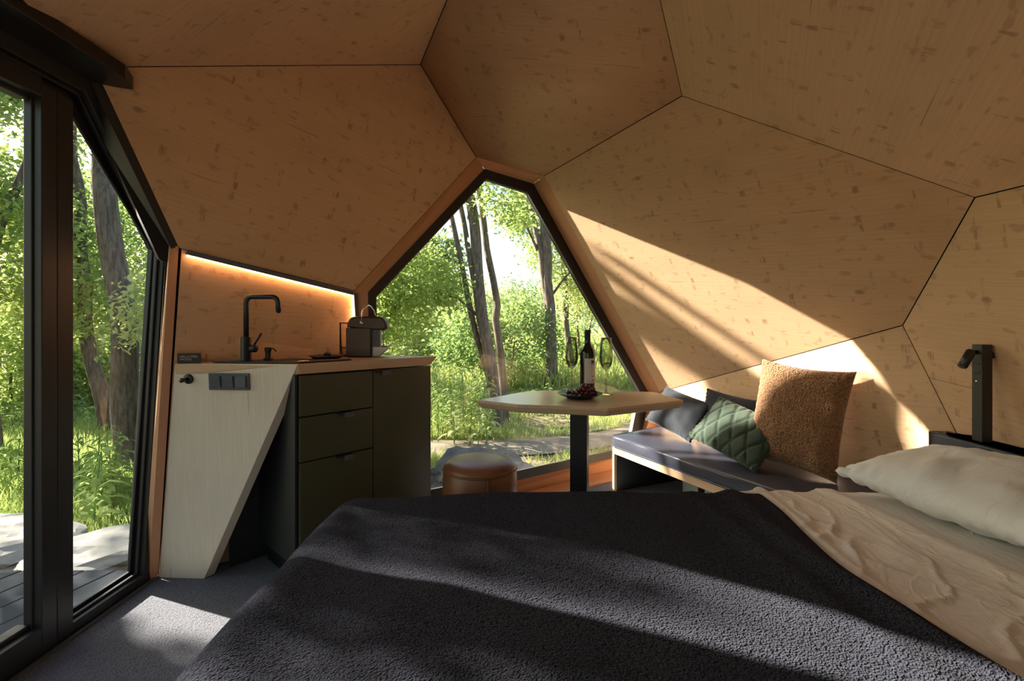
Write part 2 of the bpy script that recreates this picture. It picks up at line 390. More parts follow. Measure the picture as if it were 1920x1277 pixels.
# jamb board between the kitchen wall and the door frame
slab('jamb_board', [Vector((-1.335, 1.938, 1.375)), Vector((-1.482, 2.024, 0)), Vector((-1.515, 2.034, 0)), Vector((-1.515, 2.165, 1.404))], M['warm'], wall_left, .03, 0, Vector((0, 0, 1)))
slab('frame_lining', [Vector((-1.335, 1.94, 1.377)), Vector((-1.515, 2.165, 1.406)), Vector((-1.6, 1.75, 1.97)), Vector((-1.488, 1.738, 1.956))], M['black'], wall_left, .03, 0, Vector((0, 1, 0)))

# window wall: boards round the black frame (frame outline on the leaning window plane)
fo = [Vector(p) for p in ((-.737, 2.475, 1.226), (-.170, 2.958, 2.009), (.140, 3.182, 1.982), (1.055, 3.724, .516), (.937, 3.602, .105), (-.699, 2.407, .118))]
gl = [Vector(p) for p in ((-.702, 2.498, 1.202), (-.157, 2.962, 1.948), (.104, 3.150, 1.917), (.970, 3.664, .545), (.861, 3.551, .158), (-.663, 2.437, .170))]
nW = Vector((-.589, .805, -.070)).normalized()
wall_front = tag(finish('wall_front', prism(bmesh.new(), [(-.80, 2.40), (1.08, 3.78), (1.17, 3.62), (-.66, 2.31)], -.30, -.001), M['dark']), kind='structure')
oo = [L, B, Cc, Gg, G0, L0]
for i in range(6):
    j = (i + 1) % 6
    e = (fo[j] - fo[i])
    slab('trim_board', [oo[i], oo[j], fo[j] , fo[i]], M['warm'], wall_front, .045, 0, e, off=.001, fan=True)
bm = bmesh.new()
for i in (0, 1): tube(bm, [oo[i] + (oo[i] - IN).normalized() * .045, fo[i] + nW * .055 + Vector((0, 0, .03))], .028, 6)
finish('backing', bm, M['dark'], wall_front)
window_1 = tag(ring('window_1', [p - nW * .004 for p in fo], [g + (g - gl[(i + 3) % 6]).normalized() * .004 for i, g in enumerate(gl)], M['black'], None, nW * .035), kind='structure')
ring('glazing_bead', [g + (g - gl[(i + 3) % 6]).normalized() * .005 + nW * .002 for i, g in enumerate(gl)], [g - (g - gl[(i + 3) % 6]).normalized() * .0035 + nW * .002 for i, g in enumerate(gl)], M['bead'], window_1, nW * .010)
bm = bmesh.new(); bm.faces.new([bm.verts.new(g + (g - gl[(i + 3) % 6]).normalized() * .004 + nW * .014) for i, g in enumerate(gl)])
finish('pane', bm, M['glass'], window_1)

# floor
floor = tag(finish('floor', prism(bmesh.new(), [(-1.62, BY), (1.95, BY), (1.95, 1.7), (1.2, 3.9), (.95, 3.7), (-.76, 2.48), (-1.50, 2.06), (-1.62, 2.06)], -.06, 0), M['carpet']), kind='structure')
tag(finish('trim_1', prism(bmesh.new(), [(-.74, 2.43), (1.09, 3.74), (1.17, 3.62), (-.66, 2.31)], 0, .012), M['warm'], bevel=.002), kind='structure')

# unseen wall behind the viewer; its window is added for more daylight
bw = [(-1.55, 0), (1.85, 0), (1.5, 1.5), (-.1, 2.45), (-1.47, 1.97)]; bi = [(-1.1, .55), (.9, .55), (.8, 1.45), (-.1, 1.95), (-1.1, 1.7)]
wall_back = tag(ring('wall_back', [Vector((x, BY, z)) for x, z in bw], [Vector((x, BY, z)) for x, z in bi], M['ply'], None, (0, -.1, 0)), kind='structure')
added_window = tag(ring('added_window', [Vector((x, BY - .02, z)) for x, z in bi], [Vector((x * .94, BY - .02, 1.2 + (z - 1.2) * .93)) for x, z in bi], M['black'], None, (0, -.06, 0)), kind='structure')

# ------------------------------------------------------------------ sliding door, plane X = -1.5, seen from inside
DX = -1.5
def yz(name, outer, inner, mat, parent, x, t, bevel=.002):
    return ring(name, [Vector((x, y, z)) for y, z in outer], [Vector((x, y, z)) for y, z in inner], mat, parent, (-t, 0, 0), bevel=bevel)
door_out = [(2.031, -.01), (2.160, 1.403), (1.744, 1.964), (-.62, 1.964), (-1.04, 1.403), (-.91, -.01)]
door_in = [(1.972, .044), (2.085, 1.386), (1.700, 1.880), (-.57, 1.880), (-.96, 1.386), (-.85, .044)]
door_1 = tag(yz('door_1', door_out, door_in, M['black'], None, DX, .072), kind='structure')
# stepped lining of the frame
yz('frame_step', [(y, z) for y, z in door_in], [(1.962, .054), (2.075, 1.382), (1.694, 1.868), (-.564, 1.868), (-.95, 1.382), (-.84, .054)], M['black'], door_1, DX - .020, .012)
yz('frame_step', [(y, z) for y, z in door_in], [(1.956, .062), (2.080, 1.382), (1.700, 1.800), (-.564, 1.800), (-.95, 1.382), (-.84, .062)], M['black'], door_1, DX - .046, .010)
for y0, y1, x0, d in ((1.594, 1.653, DX + .002, .066), (1.537, 1.590, DX + .006, .049), (1.531, 1.56, DX - .020, .028)):
    finish('stile', boxes(((x0 - d / 2, (y0 + y1) / 2, .925), (d, y1 - y0, 1.81))), M['black'], door_1, bevel=.003)
for y0, y1 in ((.02, .075), (-.045, .015)):
    finish('stile', boxes(((DX - .05, (y0 + y1) / 2, .925), (.11, y1 - y0, 1.81))), M['black'], door_1, bevel=.003)
finish('bottom_rail', boxes(((DX - .02, .80, .062), (.05, 1.48, .075)), ((DX - .045, .80, .105), (.04, 1.46, .02))), M['black'], door_1, bevel=.003)
finish('top_rail', boxes(((DX - .02, .80, 1.822), (.05, 1.48, .066)), ((DX - .045, .80, 1.785), (.04, 1.46, .02))), M['black'], door_1, bevel=.003)
finish('threshold', boxes(((DX + .012, .56, .004), (.012, 2.94, .010))), M['bead'], door_1)
for pts in ([(1.975, .05), (2.105, 1.39), (1.72, 1.80), (1.61, 1.80), (1.61, .05)], [(1.57, .10), (1.57, 1.80), (.06, 1.80), (.06, .10)], [(-.02, .09), (-.02, 1.80), (-.54, 1.80), (-.88, 1.37), (-.78, .09)]):
    bm = bmesh.new(); bm.faces.new([bm.verts.new((DX - .058, y, z)) for y, z in pts]); finish('pane', bm, M['glass'], door_1)
# the wall strip round the door, mostly behind the viewer
wall_door = tag(finish('wall_door', boxes(((DX - .05, -1.02, .7), (.1, .24, 1.5)), ((DX - .06, .5, 2.03), (.12, 2.6, .14))), M['dark']), kind='structure')
bm = bmesh.new(); bm.faces.new([bm.verts.new((DX - .02, y, z)) for y, z in ((-.62, 1.97), (-1.04, 1.40), (-1.12, 1.40), (-1.12, 2.0))])
finish('panel', bm, M['warm'], wall_door)
# blackout cassette over the door
blind = finish('blind_cassette', prism(bmesh.new(), [(-1.36, -.9), (-1.36, 1.700), (-1.400, 1.788), (-1.455, 1.765), (-1.50, 1.735), (-1.50, -.9)], 1.930, 1.978), M['matt'], bevel=.002)
tag(blind, 'long black blind cassette with angled end above the sliding glass door', 'blind')

# ------------------------------------------------------------------ LED strip under the crease of the kitchen wall
led = empty('light_strip', label='dark aluminium light strip glowing warm along the top and end of kitchen wall', cat='light')
em = G('warm light strip'); e_ = N(em.t, 'Emission'); e_.inputs[0].default_value = (1.0, .46, .20, 1); e_.inputs[1].default_value = 11.0; em.t.links.new(e_.outputs[0], em.out.inputs[0])
nk = Vector((.63, -.77, -.05)).normalized()
k0 = K + Vector((.012, .012, -.012)) + nk * .012; k1 = L + Vector((-.012, -.010, -.014)) + nk * .012; k2 = Vector((k1.x + .015, k1.y + .01, .93))
def bar(a, b, w, h, nrm):
    d = (b - a); x = d.normalized(); z = (nrm - x * nrm.dot(x)).normalized(); y = z.cross(x)
    return boxes(((a + b) / 2, (d.length, w, h), Matrix((x, y, z)).transposed()))
finish('profile', bar(k0, k1, .020, .022, nk), M['steel'] if False else M['grey'], led, bevel=.002)
dn = Vector((0, 0, -.0135))
finish('diffuser', bar(k0 + dn + nk * .001, k1 + dn + nk * .001, .006, .009, nk), em.m, led)
sd = Vector((.7, .5, 0)).normalized()
finish('profile', bar(k1 + sd * .012, k2 + sd * .012, .018, .022, nk), M['grey'], led, bevel=.002)
finish('diffuser', bar(k1 - sd * .001 + dn, k2 - sd * .001, .006, .010, nk), em.m, led)
rebase(led, k2)
# ------------------------------------------------------------------ kitchen
ZC = .903
# worktop: top board with mitred waterfall end panel leaning a little into the room
wt = empty('kitchen_worktop', label='pale spruce kitchen worktop with slanted waterfall end panel beside the door', cat='worktop')
top_poly = [(-1.371, 1.967), (-.861, 1.942), (-.371, 2.404), (-.705, 2.490), (-.78, 2.440)]
lo_poly = [(-1.371, 1.967), (-.858, 1.952), (-.402, 2.386), (-.705, 2.490), (-.78, 2.440)]
bm = bmesh.new(); lo = [bm.verts.new((x, y, ZC - .042)) for x, y in lo_poly]; hi = [bm.verts.new((x, y, ZC)) for x, y in top_poly]
bm.faces.new(lo[::-1]); bm.faces.new(hi)
for i in range(5): bm.faces.new((lo[i], lo[(i + 1) % 5], hi[(i + 1) % 5], hi[i]))
c0 = Vector((-.616, 2.17, .9)); gx = Vector((.72, .69, 0)).normalized(); mwt = Matrix.Translation(c0) @ Matrix((gx, Vector((0, 0, 1)).cross(gx), Vector((0, 0, 1)))).transposed().to_4x4()
bmesh.ops.transform(bm, matrix=mwt.inverted(), verts=bm.verts)
finish('top_board', bm, M['top'], wt, bevel=.002, mw=mwt)
a, b, c, d = (Vector(p) for p in ((-1.371, 1.967, ZC - .001), (-.861, 1.942, ZC - .001), (-1.286, 2.020, 0), (-1.480, 2.030, 0)))
mw, n = frame_of([a, b, c, d], Vector((-1, 5, .5)), Vector((0, .06, -1))); inv = mw.inverted(); back = -n * .0
bm = bmesh.new(); q = [a, b, c, d]; th = Vector((0.0, .042, 0)); sh = Vector((.020, .0, 0))
f1 = [bm.verts.new(inv @ p) for p in q]; f2 = [bm.verts.new(inv @ (p + th + (sh * 0 if i in (0, 3) else sh * .9))) for i, p in enumerate(q)]
bm.faces.new(f1); bm.faces.new(f2[::-1])
for i in range(4): bm.faces.new((f1[i], f2[i], f2[(i + 1) % 4], f1[(i + 1) % 4]))
finish('end_panel', bm, M['panel'], wt, bevel=.0012, mw=mw)
pn = n if n.y < 0 else -n; pa = a
rebase(wt, (-1.38, 2.02, 0))

# cabinet unit: carcass, three drawers, one door
cab = empty('kitchen_cabinet', label='dark olive kitchen cabinet with three drawers and one door under the worktop', cat='cabinet')
c0 = Vector((-.849, 1.930, 0)); fx = Vector((.682, .731, 0)).normalized(); fy = Vector((-.731, .682, 0)).normalized()
MC = Matrix((fx, fy, Vector((0, 0, 1)))).transposed().to_4x4(); MC.translation = c0       # x along the front, y into the unit
CT = ZC - .0455
def cb(name, bs, mat, parent, bev=.0015, smooth=False):
    bm = boxes(*bs); return finish(name, bm, mat, parent, smooth, bev)
cab.matrix_world = MC
cb('carcass', [((.328, .215, (CT + .09) / 2), (.655, .36, CT - .09))], M['carc'], cab)
cb('plinth', [((.30, .22, .046), (.57, .30, .088))], M['matt'], cab)
def handle(parent, x, z, flip=False):
    h = cb('handle', [((x, -.012, z + .004), (.07, .022, .006))], M['matt'], parent, .001)
    h2 = cb('grip', [((x + .014, -.024, z - .003), (.045, .004, .020))], M['grey'], h, .001)
for i, (z0, z1) in enumerate(((.692, CT - .003), (.510, .687), (.095, .505))):
    dr = cb('drawer', [((.166, .012, (z0 + z1) / 2), (.325, .020, z1 - z0))], M['olive'], cab)
    if i: handle(dr, .19, z1 - .006)
dr = cb('door', [((.494, .012, (.095 + CT) / 2), (.320, .020, CT - .003 - .095))], M['olive'], cab)
handle(dr, .372, CT - .012)
# hidden legs carry it
cb('back_board', [((.24, .405, .43), (.74, .010, .85))], M['carc'], cab)
SIDE = cb('side_panel', [((-.006, .20, (CT + .09) / 2), (.012, .375, CT - .09))], M['carc'], cab)

# sink
sk = empty('kitchen_sink', label='black inset kitchen sink with shallow rim in the worktop', cat='sink')
so_ = [(-1.235, 1.992), (-.866, 1.958), (-.705, 2.125), (-.975, 2.178)]; si_ = inset_poly(so_, .035); si_ = [(-1.00, 2.01), si_[1], si_[2], (-.93, 2.135)]
ring('rim', [Vector((x, y, ZC + .007)) for x, y in so_], [Vector((x, y, ZC + .007)) for x, y in si_], M['matt'], sk, (0, 0, -.006), bevel=.0015)
bm = bmesh.new(); A1 = [bm.verts.new((x, y, ZC + .006)) for x, y in si_]; A2 = [bm.verts.new((x, y, ZC + .0015)) for x, y in inset_poly(si_, .012)]
for i in range(4): bm.faces.new((A1[i], A1[(i + 1) % 4], A2[(i + 1) % 4], A2[i]))
bm.faces.new(A2); finish('basin', bm, M['matt'], sk)
bm = bmesh.new(); lathe(bm, [(0, .004), (.022, .004), (.024, .002), (.024, 0)], (-.89, 2.065, ZC + .0015), 20); finish('drain', bm, M['steel'], sk, True)
rebase(sk, (-.95, 2.06, ZC))

# tap
tp = empty('kitchen_tap', (-1.110, 2.020, ZC + .007), label='tall matt black kitchen tap with square swan neck behind the sink', cat='tap')
bm = bmesh.new(); lathe(bm, [(0, 0), (.023, 0), (.023, .004), (.0205, .006), (.0205, .098), (.019, .101), (0, .101)], seg=28); finish('body', bm, M['matt'], tp, True)
bm = bmesh.new(); tube(bm, arc_path([(0, 0, .10), (0, 0, .268), (.134, -.006, .268), (.138, -.006, .205)], .028, 8), .0105, 16); sp = finish('spout', bm, M['matt'], tp, True)
bm = bmesh.new(); tube(bm, [(.138, -.006, .209), (.138, -.006, .200)], .0075, 12); finish('aerator', bm, M['rubber'], sp, True)
bm = bmesh.new(); tube(bm, [(.018, -.002, .052), (.042, -.006, .052), (.046, -.0065, .052)], [.016, .016, .013], 20); lv = finish('mixer_hub', bm, M['matt'], tp, True)
bm = bmesh.new(); tube(bm, [(.034, -.005, .064), (.050, -.007, .088), (.068, -.009, .115)], [.004, .0045, .005], 10); finish('lever', bm, M['matt'], lv, True)

# soap dispenser
sd_ = empty('soap_dispenser', (-1.045, 2.072, ZC + .007), label='small black soap dispenser with curved spout right of the tap', cat='dispenser')
bm = bmesh.new(); lathe(bm, [(0, 0), (.020, 0), (.020, .004), (.012, .009), (.011, .012), (.011, .034), (.0135, .040), (.0135, .054), (0, .055)], seg=24); finish('pump', bm, M['matt'], sd_, True)
bm = bmesh.new(); tube(bm, arc_path([(.01, 0, .049), (.024, 0, .050), (.036, -.001, .036)], .008, 4), .003, 8); finish('spout', bm, M['matt'], sd_, True)

# little sign card
sg = empty('counter_sign', (-1.316, 1.972, ZC + .001), R(14), label='small black sign card with grey lettering leaning on the kitchen wall', cat='sign')
finish('card', boxes(((0, 0, .0205), (.084, .006, .041))), M['matt'], sg, bevel=.0006)
for tx, x, z, s in (('HELLO', -.034, .0235, .0125), ('WOOD', -.033, .0125, .0125), ('PEBL', .007, .0235, .0125)):
    cu = bpy.data.curves.new('lettering', 'FONT'); cu.body = tx; cu.size = s; cu.extrude = .0002; cu.materials.append(M['letter'])
    t_ = bpy.data.objects.new('t', cu); COL.objects.link(t_); me = bpy.data.meshes.new_from_object(t_.evaluated_get(bpy.context.evaluated_depsgraph_get())); bpy.data.objects.remove(t_); me.name = 'lettering'
    o = link(bpy.data.objects.new('lettering', me), sg); o.location = (x, -.0034, z); o.rotation_euler = (R(90), 0, 0)

# plate with sprig
pl = empty('kitchen_plate', (-.842, 2.200, ZC + .0005), label='dark stoneware plate lying at the back of the kitchen worktop', cat='plate')
bm = bmesh.new(); lathe(bm, [(0, .004), (.045, .004), (.062, .012), (.078, .018), (.080, .018), (.064, .008), (.046, 0), (0, 0)], seg=40); finish('dish', bm, M['china'], pl, True)
hb = empty('herb_sprig', (-.842, 2.200, ZC + .0046), label='dark green herb sprig lying on the plate by the coffee machine', cat='herb')
random.seed(3)
for k in range(14):
    bm = bmesh.new(); a = random.uniform(0, 6.28); l = random.uniform(.014, .024); w = .005
    x, y, z = random.uniform(-.014, .014), random.uniform(-.010, .010), random.uniform(0, .012)
    v = [bm.verts.new(p) for p in ((0, 0, 0), (l * .5, w, .003), (l, 0, .008), (l * .5, -w, .003))]; bm.faces.new(v)
    o = finish('leaf', bm, M['herb'], hb); o.location = (x, y, z); o.rotation_euler = (0, -random.uniform(.1, 1.2), a)

# coffee machine seen from its side, spout end to the right
cm = empty('coffee_machine', (-.705, 2.375, ZC + .0005), R(6), label='brown and silver capsule coffee machine by the window end of worktop', cat='coffee machine')
def hex_body(name, prof, y0, y1, mat, parent, bevel=.003):
    bm = bmesh.new(); f = [bm.verts.new((x, y0, z)) for x, z in prof]; g_ = [bm.verts.new((x, y1, z)) for x, z in prof]
    bm.faces.new(f); bm.faces.new(g_[::-1])
    for i in range(len(prof)): bm.faces.new((f[i], g_[i], g_[(i + 1) % len(prof)], f[(i + 1) % len(prof)]))
    return finish(name, bm, mat, parent, False, bevel, angle=25)
hex_body('side_panel', [(-.095, .004), (.020, .004), (.020, .140), (-.095, .142)], -.055, -.047, M['brown'], cm)
hex_body('side_panel', [(-.095, .004), (.020, .004), (.020, .140), (-.095, .142)], .047, .055, M['brown'], cm)
hex_body('body', [(-.092, 0), (.026, 0), (.026, .138), (-.092, .138)], -.047, .047, M['matt'], cm)
bm = bmesh.new()
for k in range(12): box(bm, (.045, 0, .052 + k * .0068), (.040, .086, .0036))
box(bm, (.040, 0, .09), (.030, .080, .09)); finish('ribbed_front', bm, M['grey'], cm)
for yy in (-.042, .042): finish('edge_post', boxes(((.066, yy, .088), (.004, .006, .085))), M['silver'], cm)
hd = [(-.088, .142), (-.092, .165), (-.080, .188), (-.060, .197), (.060, .196), (.080, .188), (.092, .165), (.094, .140), (.080, .130), (.022, .130)]
h_ = hex_body('head', hd, -.046, .046, M['brown'], cm, .012)
hex_body('head_end', [(.074, .195), (.094, .165), (.097, .140), (.082, .128), (.072, .128)], -.040, .040, M['matt'], h_, .006)
bm = bmesh.new(); tube(bm, [(-.022, -.050, .165), (-.022, -.050, .205), (-.018, -.046, .226), (-.006, -.03, .246), (.0, 0, .252), (.006, .03, .246), (.018, .046, .226), (.024, .050, .20)], .0035, 10)
tube(bm, [(-.022, -.048, .165), (-.022, -.056, .165)], .008, 14); finish('lever_loop', bm, M['steel'], cm, True)
dt = hex_body('drip_tray', [(.026, .002), (.055, .002), (.104, .045), (.104, .050), (.028, .050)], -.046, .046, M['silver'], cm)
finish('grid', boxes(((.066, 0, .0515), (.066, .076, .003))), M['matt'], dt)
bm = bmesh.new(); lathe(bm, [(.0005, 0), (.022, 0), (.022, .158)], (-.118, .01, .004), 24); wk = finish('water_tank', bm, M['clear'], cm, True)
bm = bmesh.new(); lathe(bm, [(0, .005), (.0225, .005), (.0225, 0), (0, 0)], (-.118, .01, .162), 24); finish('lid', bm, M['matt'], wk, True)
bm = bmesh.new(); lathe(bm, [(0, .002), (.0205, .002), (.0205, .042), (0, .042)], (-.118, .01, .004), 24); finish('water', bm, M['clear'], wk, True)
finish('rail', boxes(((-.10, .01, .004), (.06, .03, .007))), M['matt'], cm)

# switch plate and hook on the end panel (the panel leans, so lay them on its plane)
def on_panel(px_, z):                       # a point on the panel's face
    p0, nn = pa, pn; y = p0.y - (nn.x * (px_ - p0.x) + nn.z * (z - p0.z)) / nn.y; return Vector((px_, y, z))
xr = Vector((1, 0, 0)); xr = (xr - pn * xr.dot(pn)).normalized(); zr = xr.cross(pn) * -1
zr = pn.cross(xr); zr = zr if zr.z > 0 else -zr
MP = Matrix((xr, -pn, zr)).transposed()
sw = empty('light_switch', on_panel(-1.142, .832), rot=MP.to_euler(), label='slate grey triple light switch on the slanted wooden panel', cat='switch')
finish('plate', boxes(((0, -.005, 0), (.167, .010, .068))), M['grey'], sw, bevel=.001)
for k in range(3):
    finish('rocker', boxes(((-.053 + k * .053, -.0135, .001), (.043, .009, .046), Matrix.Rotation(R((5, 5, -4)[k]), 3, 'X'))), M['grey'], sw, bevel=.0015)
hk = empty('wall_hook', on_panel(-1.314, .841), rot=MP.to_euler(), label='round black hook on the wooden panel left of the switch', cat='hook')
bm = bmesh.new(); tube(bm, [(0, 0, 0), (0, -.006, 0), (0, -.009, 0)], [.020, .020, .016], 28); finish('rosette', bm, M['matt'], hk, True)
bm = bmesh.new(); tube(bm, [(0, -.008, 0), (-.003, -.024, 0), (-.006, -.036, 0), (-.0065, -.040, 0)], [.008, .008, .010, .008], 16); finish('peg', bm, M['matt'], hk, True)

# ------------------------------------------------------------------ dining table
tb = empty('dining_table', (.300, 2.150, 0), label='faceted pale wooden dining table on one black column by the window', cat='table')
ZT = .735
poly = [(-.152, 2.095), (.022, 1.978), (.377, 1.899), (.745, 2.095), (.690, 2.335), (.640, 2.352), (.174, 2.400), (.065, 2.360)]
bm = bmesh.new(); loc = [(x - .3, y - 2.15) for x, y in poly]
hi = [bm.verts.new((x, y, ZT)) for x, y in loc]; md = [bm.verts.new((x, y, ZT - .012)) for x, y in loc]; lo = [bm.verts.new((x * .955, y * .955, ZT - .036)) for x, y in loc]
bm.faces.new(hi); bm.faces.new(lo[::-1])
for r0, r1 in ((md, hi), (lo, md)):
    for i in range(8): bm.faces.new((r0[i], r0[(i + 1) % 8], r1[(i + 1) % 8], r1[i]))
finish('tabletop', bm, M['table'], tb, bevel=.006, seg=3)
rz = Matrix.Rotation(R(-16), 3, 'Z')
finish('column', boxes(((.0, .0, .355), (.074, .074, .68), rz)), M['black'], tb, bevel=.003)
finish('foot_plate', boxes(((0, 0, .005), (.34, .34, .010), rz)), M['black'], tb, bevel=.002)
finish('top_plate', boxes(((0, 0, .694), (.22, .22, .008), rz)), M['black'], tb)

def wine_glass(loc, rz, label):
    g = empty('wine_glass', loc, rz, label, 'glass', 'smoky glasses on the table')
    bm = bmesh.new(); lathe(bm, [(.0, .0015), (.033, .0015), (.033, .003), (.012, .005), (.004, .010), (.0034, .03), (.0034, .10), (.0045, .112), (.0, .113)], seg=32); finish('stem', bm, M['clear'], g, True)
    bm = bmesh.new(); S = 14
    prof = [(.004, .112), (.018, .122), (.028, .140), (.031, .160), (.0305, .185), (.0275, .225), (.0245, .265), (.0238, .265), (.0268, .225), (.0297, .185), (.0300, .160), (.0265, .141), (.016, .125), (.001, .120)]
    lathe(bm, prof, seg=S)
    finish('bowl', bm, M['drink'], g, True)
    bm = bmesh.new(); lathe(bm, [(0, .121), (.016, .1255), (.0262, .1415), (.024, .150), (.010, .139), (0, .136)], seg=6); finish('base_facet', bm, M['drink'], g)
    return g
wine_glass((.288, 2.330, ZT), 0, 'smoky faceted wine glass standing left of the bottle')
wine_glass((.440, 2.262, ZT), .3, 'smoky faceted wine glass standing right of the bottle')
bt = empty('wine_bottle', (.361, 2.312, ZT), label='dark green wine bottle with pale label standing on the table', cat='bottle')
bm = bmesh.new(); lathe(bm, [(0, .004), (.030, 0), (.0355, .004), (.0360, .01), (.0360, .185), (.034, .200), (.027, .215), (.0185, .226), (.0150, .238), (.0140, .255), (.0140, .292), (.0152, .293), (.0152, .300), (0, .300)], seg=40); finish('bottle_body', bm, M['winey'], bt, True)
bm = bmesh.new(); lathe(bm, [(.0143, .240), (.0146, .290), (.0156, .292), (.0156, .3005), (0, .3010)], seg=32); finish('capsule', bm, M['matt'], bt, True)
a0, a1 = R(-122), R(2)
bm = bmesh.new(); lathe(bm, [(.0363, .048), (.0363, .166)], seg=24, a0=a0, a1=a1); lb = finish('label', bm, M['paper'], bt, True)
for ac, z, w, h in ((-.98, .150, .46, .012), (-.98, .139, .55, .003), (-1.05, .108, 1.9, .0012), (-.98, .082, .36, .003), (-.90, .062, .12, .012)):
    bm = bmesh.new(); lathe(bm, [(.03645, z - h / 2), (.03645, z + h / 2)], seg=5, a0=ac - w / 2, a1=ac + w / 2); finish('label_print', bm, M['ink'], lb)
fp = empty('fruit_plate', (.300, 2.150, ZT + .0005), label='black footed plate holding dark red grapes on the table', cat='plate')
bm = bmesh.new(); lathe(bm, [(0, .013), (.050, .014), (.078, .017), (.101, .023), (.102, .022), (.080, .012), (.060, .008), (.056, .0), (0, .0)], seg=48); finish('dish', bm, M['china'], fp, True)
random.seed(11); g0 = None; spots = []
rows = [(0, 15, .066, .028), (1, 8, .046, .018), (2, 2, .016, .008)]
for lv_, cnt, rx, ry in rows:
    tries = 0; k = 0
    while k < cnt and tries < 900:
        tries += 1; r = math.sqrt(random.random()); t = random.uniform(0, 6.28)
        p = Vector((.312 + rx * r * math.cos(t) + (.016 if lv_ else 0), 2.145 + ry * r * math.sin(t), ZT + .0155 + .0093 + lv_ * .0148))
        if all((p - q).length > .0172 for q in spots): spots.append(p); k += 1
for i, p in enumerate(spots):
    if g0 is None:
        bm = bmesh.new(); bmesh.ops.create_uvsphere(bm, u_segments=16, v_segments=10, radius=.0094); bmesh.ops.scale(bm, vec=(1, 1, 1.06), verts=bm.verts)
        g0 = o = tag(finish('grape', bm, M['grape'], None, True), 'dark red grape in the heap on the black plate', 'grape', 'grapes on the plate')
    else: o = g0.copy(); COL.objects.link(o)
    o.location = p; o.rotation_euler = (random.random(), random.random(), random.random())

# ------------------------------------------------------------------ leather stool
st = empty('leather_stool', (-.140, 2.13, 0), R(8), label='round tan leather stool standing between cabinet and table', cat='stool')
SR = .167; SH = .437
bm = bmesh.new(); lathe(bm, [(0, .0), (SR * .88, 0), (SR * .93, .012), (SR * .99, .15), (SR * .985, .34), (SR * .965, SH - .012), (SR * .94, SH - .006), (0, SH - .004)], seg=56); finish('body', bm, M['leather'], st, True)
bm = bmesh.new(); lathe(bm, [(SR * .955, SH - .006), (SR * .965, SH), (SR * .93, SH + .010), (SR * .80, SH + .026), (SR * .5, SH + .036), (0, SH + .039)], seg=56); finish('seat_pad', bm, M['leather'], st, True)
bm = bmesh.new(); tube(bm, [(SR * .972 * math.cos(t), SR * .972 * math.sin(t), SH - .006) for t in (2 * math.pi * k / 56 for k in range(57))], .0032, 8); finish('piping', bm, M['leather'], st, True)
bm = bmesh.new(); tube(bm, [(0.02, -SR * .968, SH - .01), (.02, -SR * 1.0, .34), (.02, -SR * 1.0, .15), (.02, -SR * .93, .012)], .0022, 6); finish('seam', bm, M['leather'], st, True)
# ------------------------------------------------------------------ bench along the right wall
ZB = .285; ZS = .36
bn = empty('window_bench', label='low wooden bench frame with open black compartment under the leatherette seat', cat='bench')
b0 = Vector((.640, 3.060, 0)); b1 = Vector((1.20, 1.87, 0)); bd = (b1 - b0).normalized(); bq = Vector((-bd.y, bd.x, 0)); bq = bq if bq.x > 0 else -bq
def wallx(y, z): return (2.243 - .333 * (y - 0) + .105 * (.34 - z)) / .937        # inner face of the leaning right wall
e0 = Vector((1.170, 3.435, 0)); e1 = Vector((wallx(1.80, .3) - .02, 1.80, 0)); e0.x = wallx(e0.y, .3) - .03
MB = Matrix((bd, bq, Vector((0, 0, 1)))).transposed()
ln = (b1 - b0).length
gm = Matrix((bd, bq, Vector((0, 0, 1)))).transposed().to_4x4()
finish('front_rail', boxes(((ln / 2, .010, ZB - .021), (ln, .020, .042))), M['top'], bn, bevel=.0015, mw=Matrix.Translation(b0) @ gm)
finish('end_panel', boxes(((-.0, .30, (ZB) / 2), (.020, .60, ZB))), M['top'], bn, bevel=.0015, mw=Matrix.Translation(b0 + Vector((.0, .0, 0))) @ Matrix((Vector((0, 0, 1)).cross(Vector((-.53, -.37, 0)).normalized()), Vector((.82, .575, 0)).normalized(), Vector((0, 0, 1)))).transposed().to_4x4() if False else Matrix.Translation(b0) @ gm)
finish('seat_board', prism(bmesh.new(), [(b0.x, b0.y), (b1.x, b1.y), (e1.x, e1.y), (e0.x - .04, e0.y - .02)], ZB - .016, ZB), M['panel'], bn)
finish('lining', boxes(((.012, .30, .135), (.004, .56, .262)), ((ln / 2, .52, .135), (ln, .006, .262)), ((.70, .30, .135), (.018, .42, .262))), M['matt'], bn, mw=Matrix.Translation(b0) @ gm)
finish('storage_box', boxes(((.44, .34, .130), (.36, .03, .245))), M['sage'], bn, bevel=.002, mw=Matrix.Translation(b0) @ gm)
bm = boxes(((.60, .12, .135), (.006, .045, .255)))
pf = finish('perforated_bracket', bm, M['brown'], bn, mw=Matrix.Translation(b0) @ gm)
for i in range(9):
    for j in range(2):
        bm = bmesh.new(); tube(bm, [(.5965, .110 + j * .02, .03 + i * .025), (.5955, .110 + j * .02, .03 + i * .025)], .006, 8)
        o = finish('hole', bm, M['rubber'], bn if False else pf); o.matrix_local = Matrix()
rebase(bn, (.9, 2.6, 0))

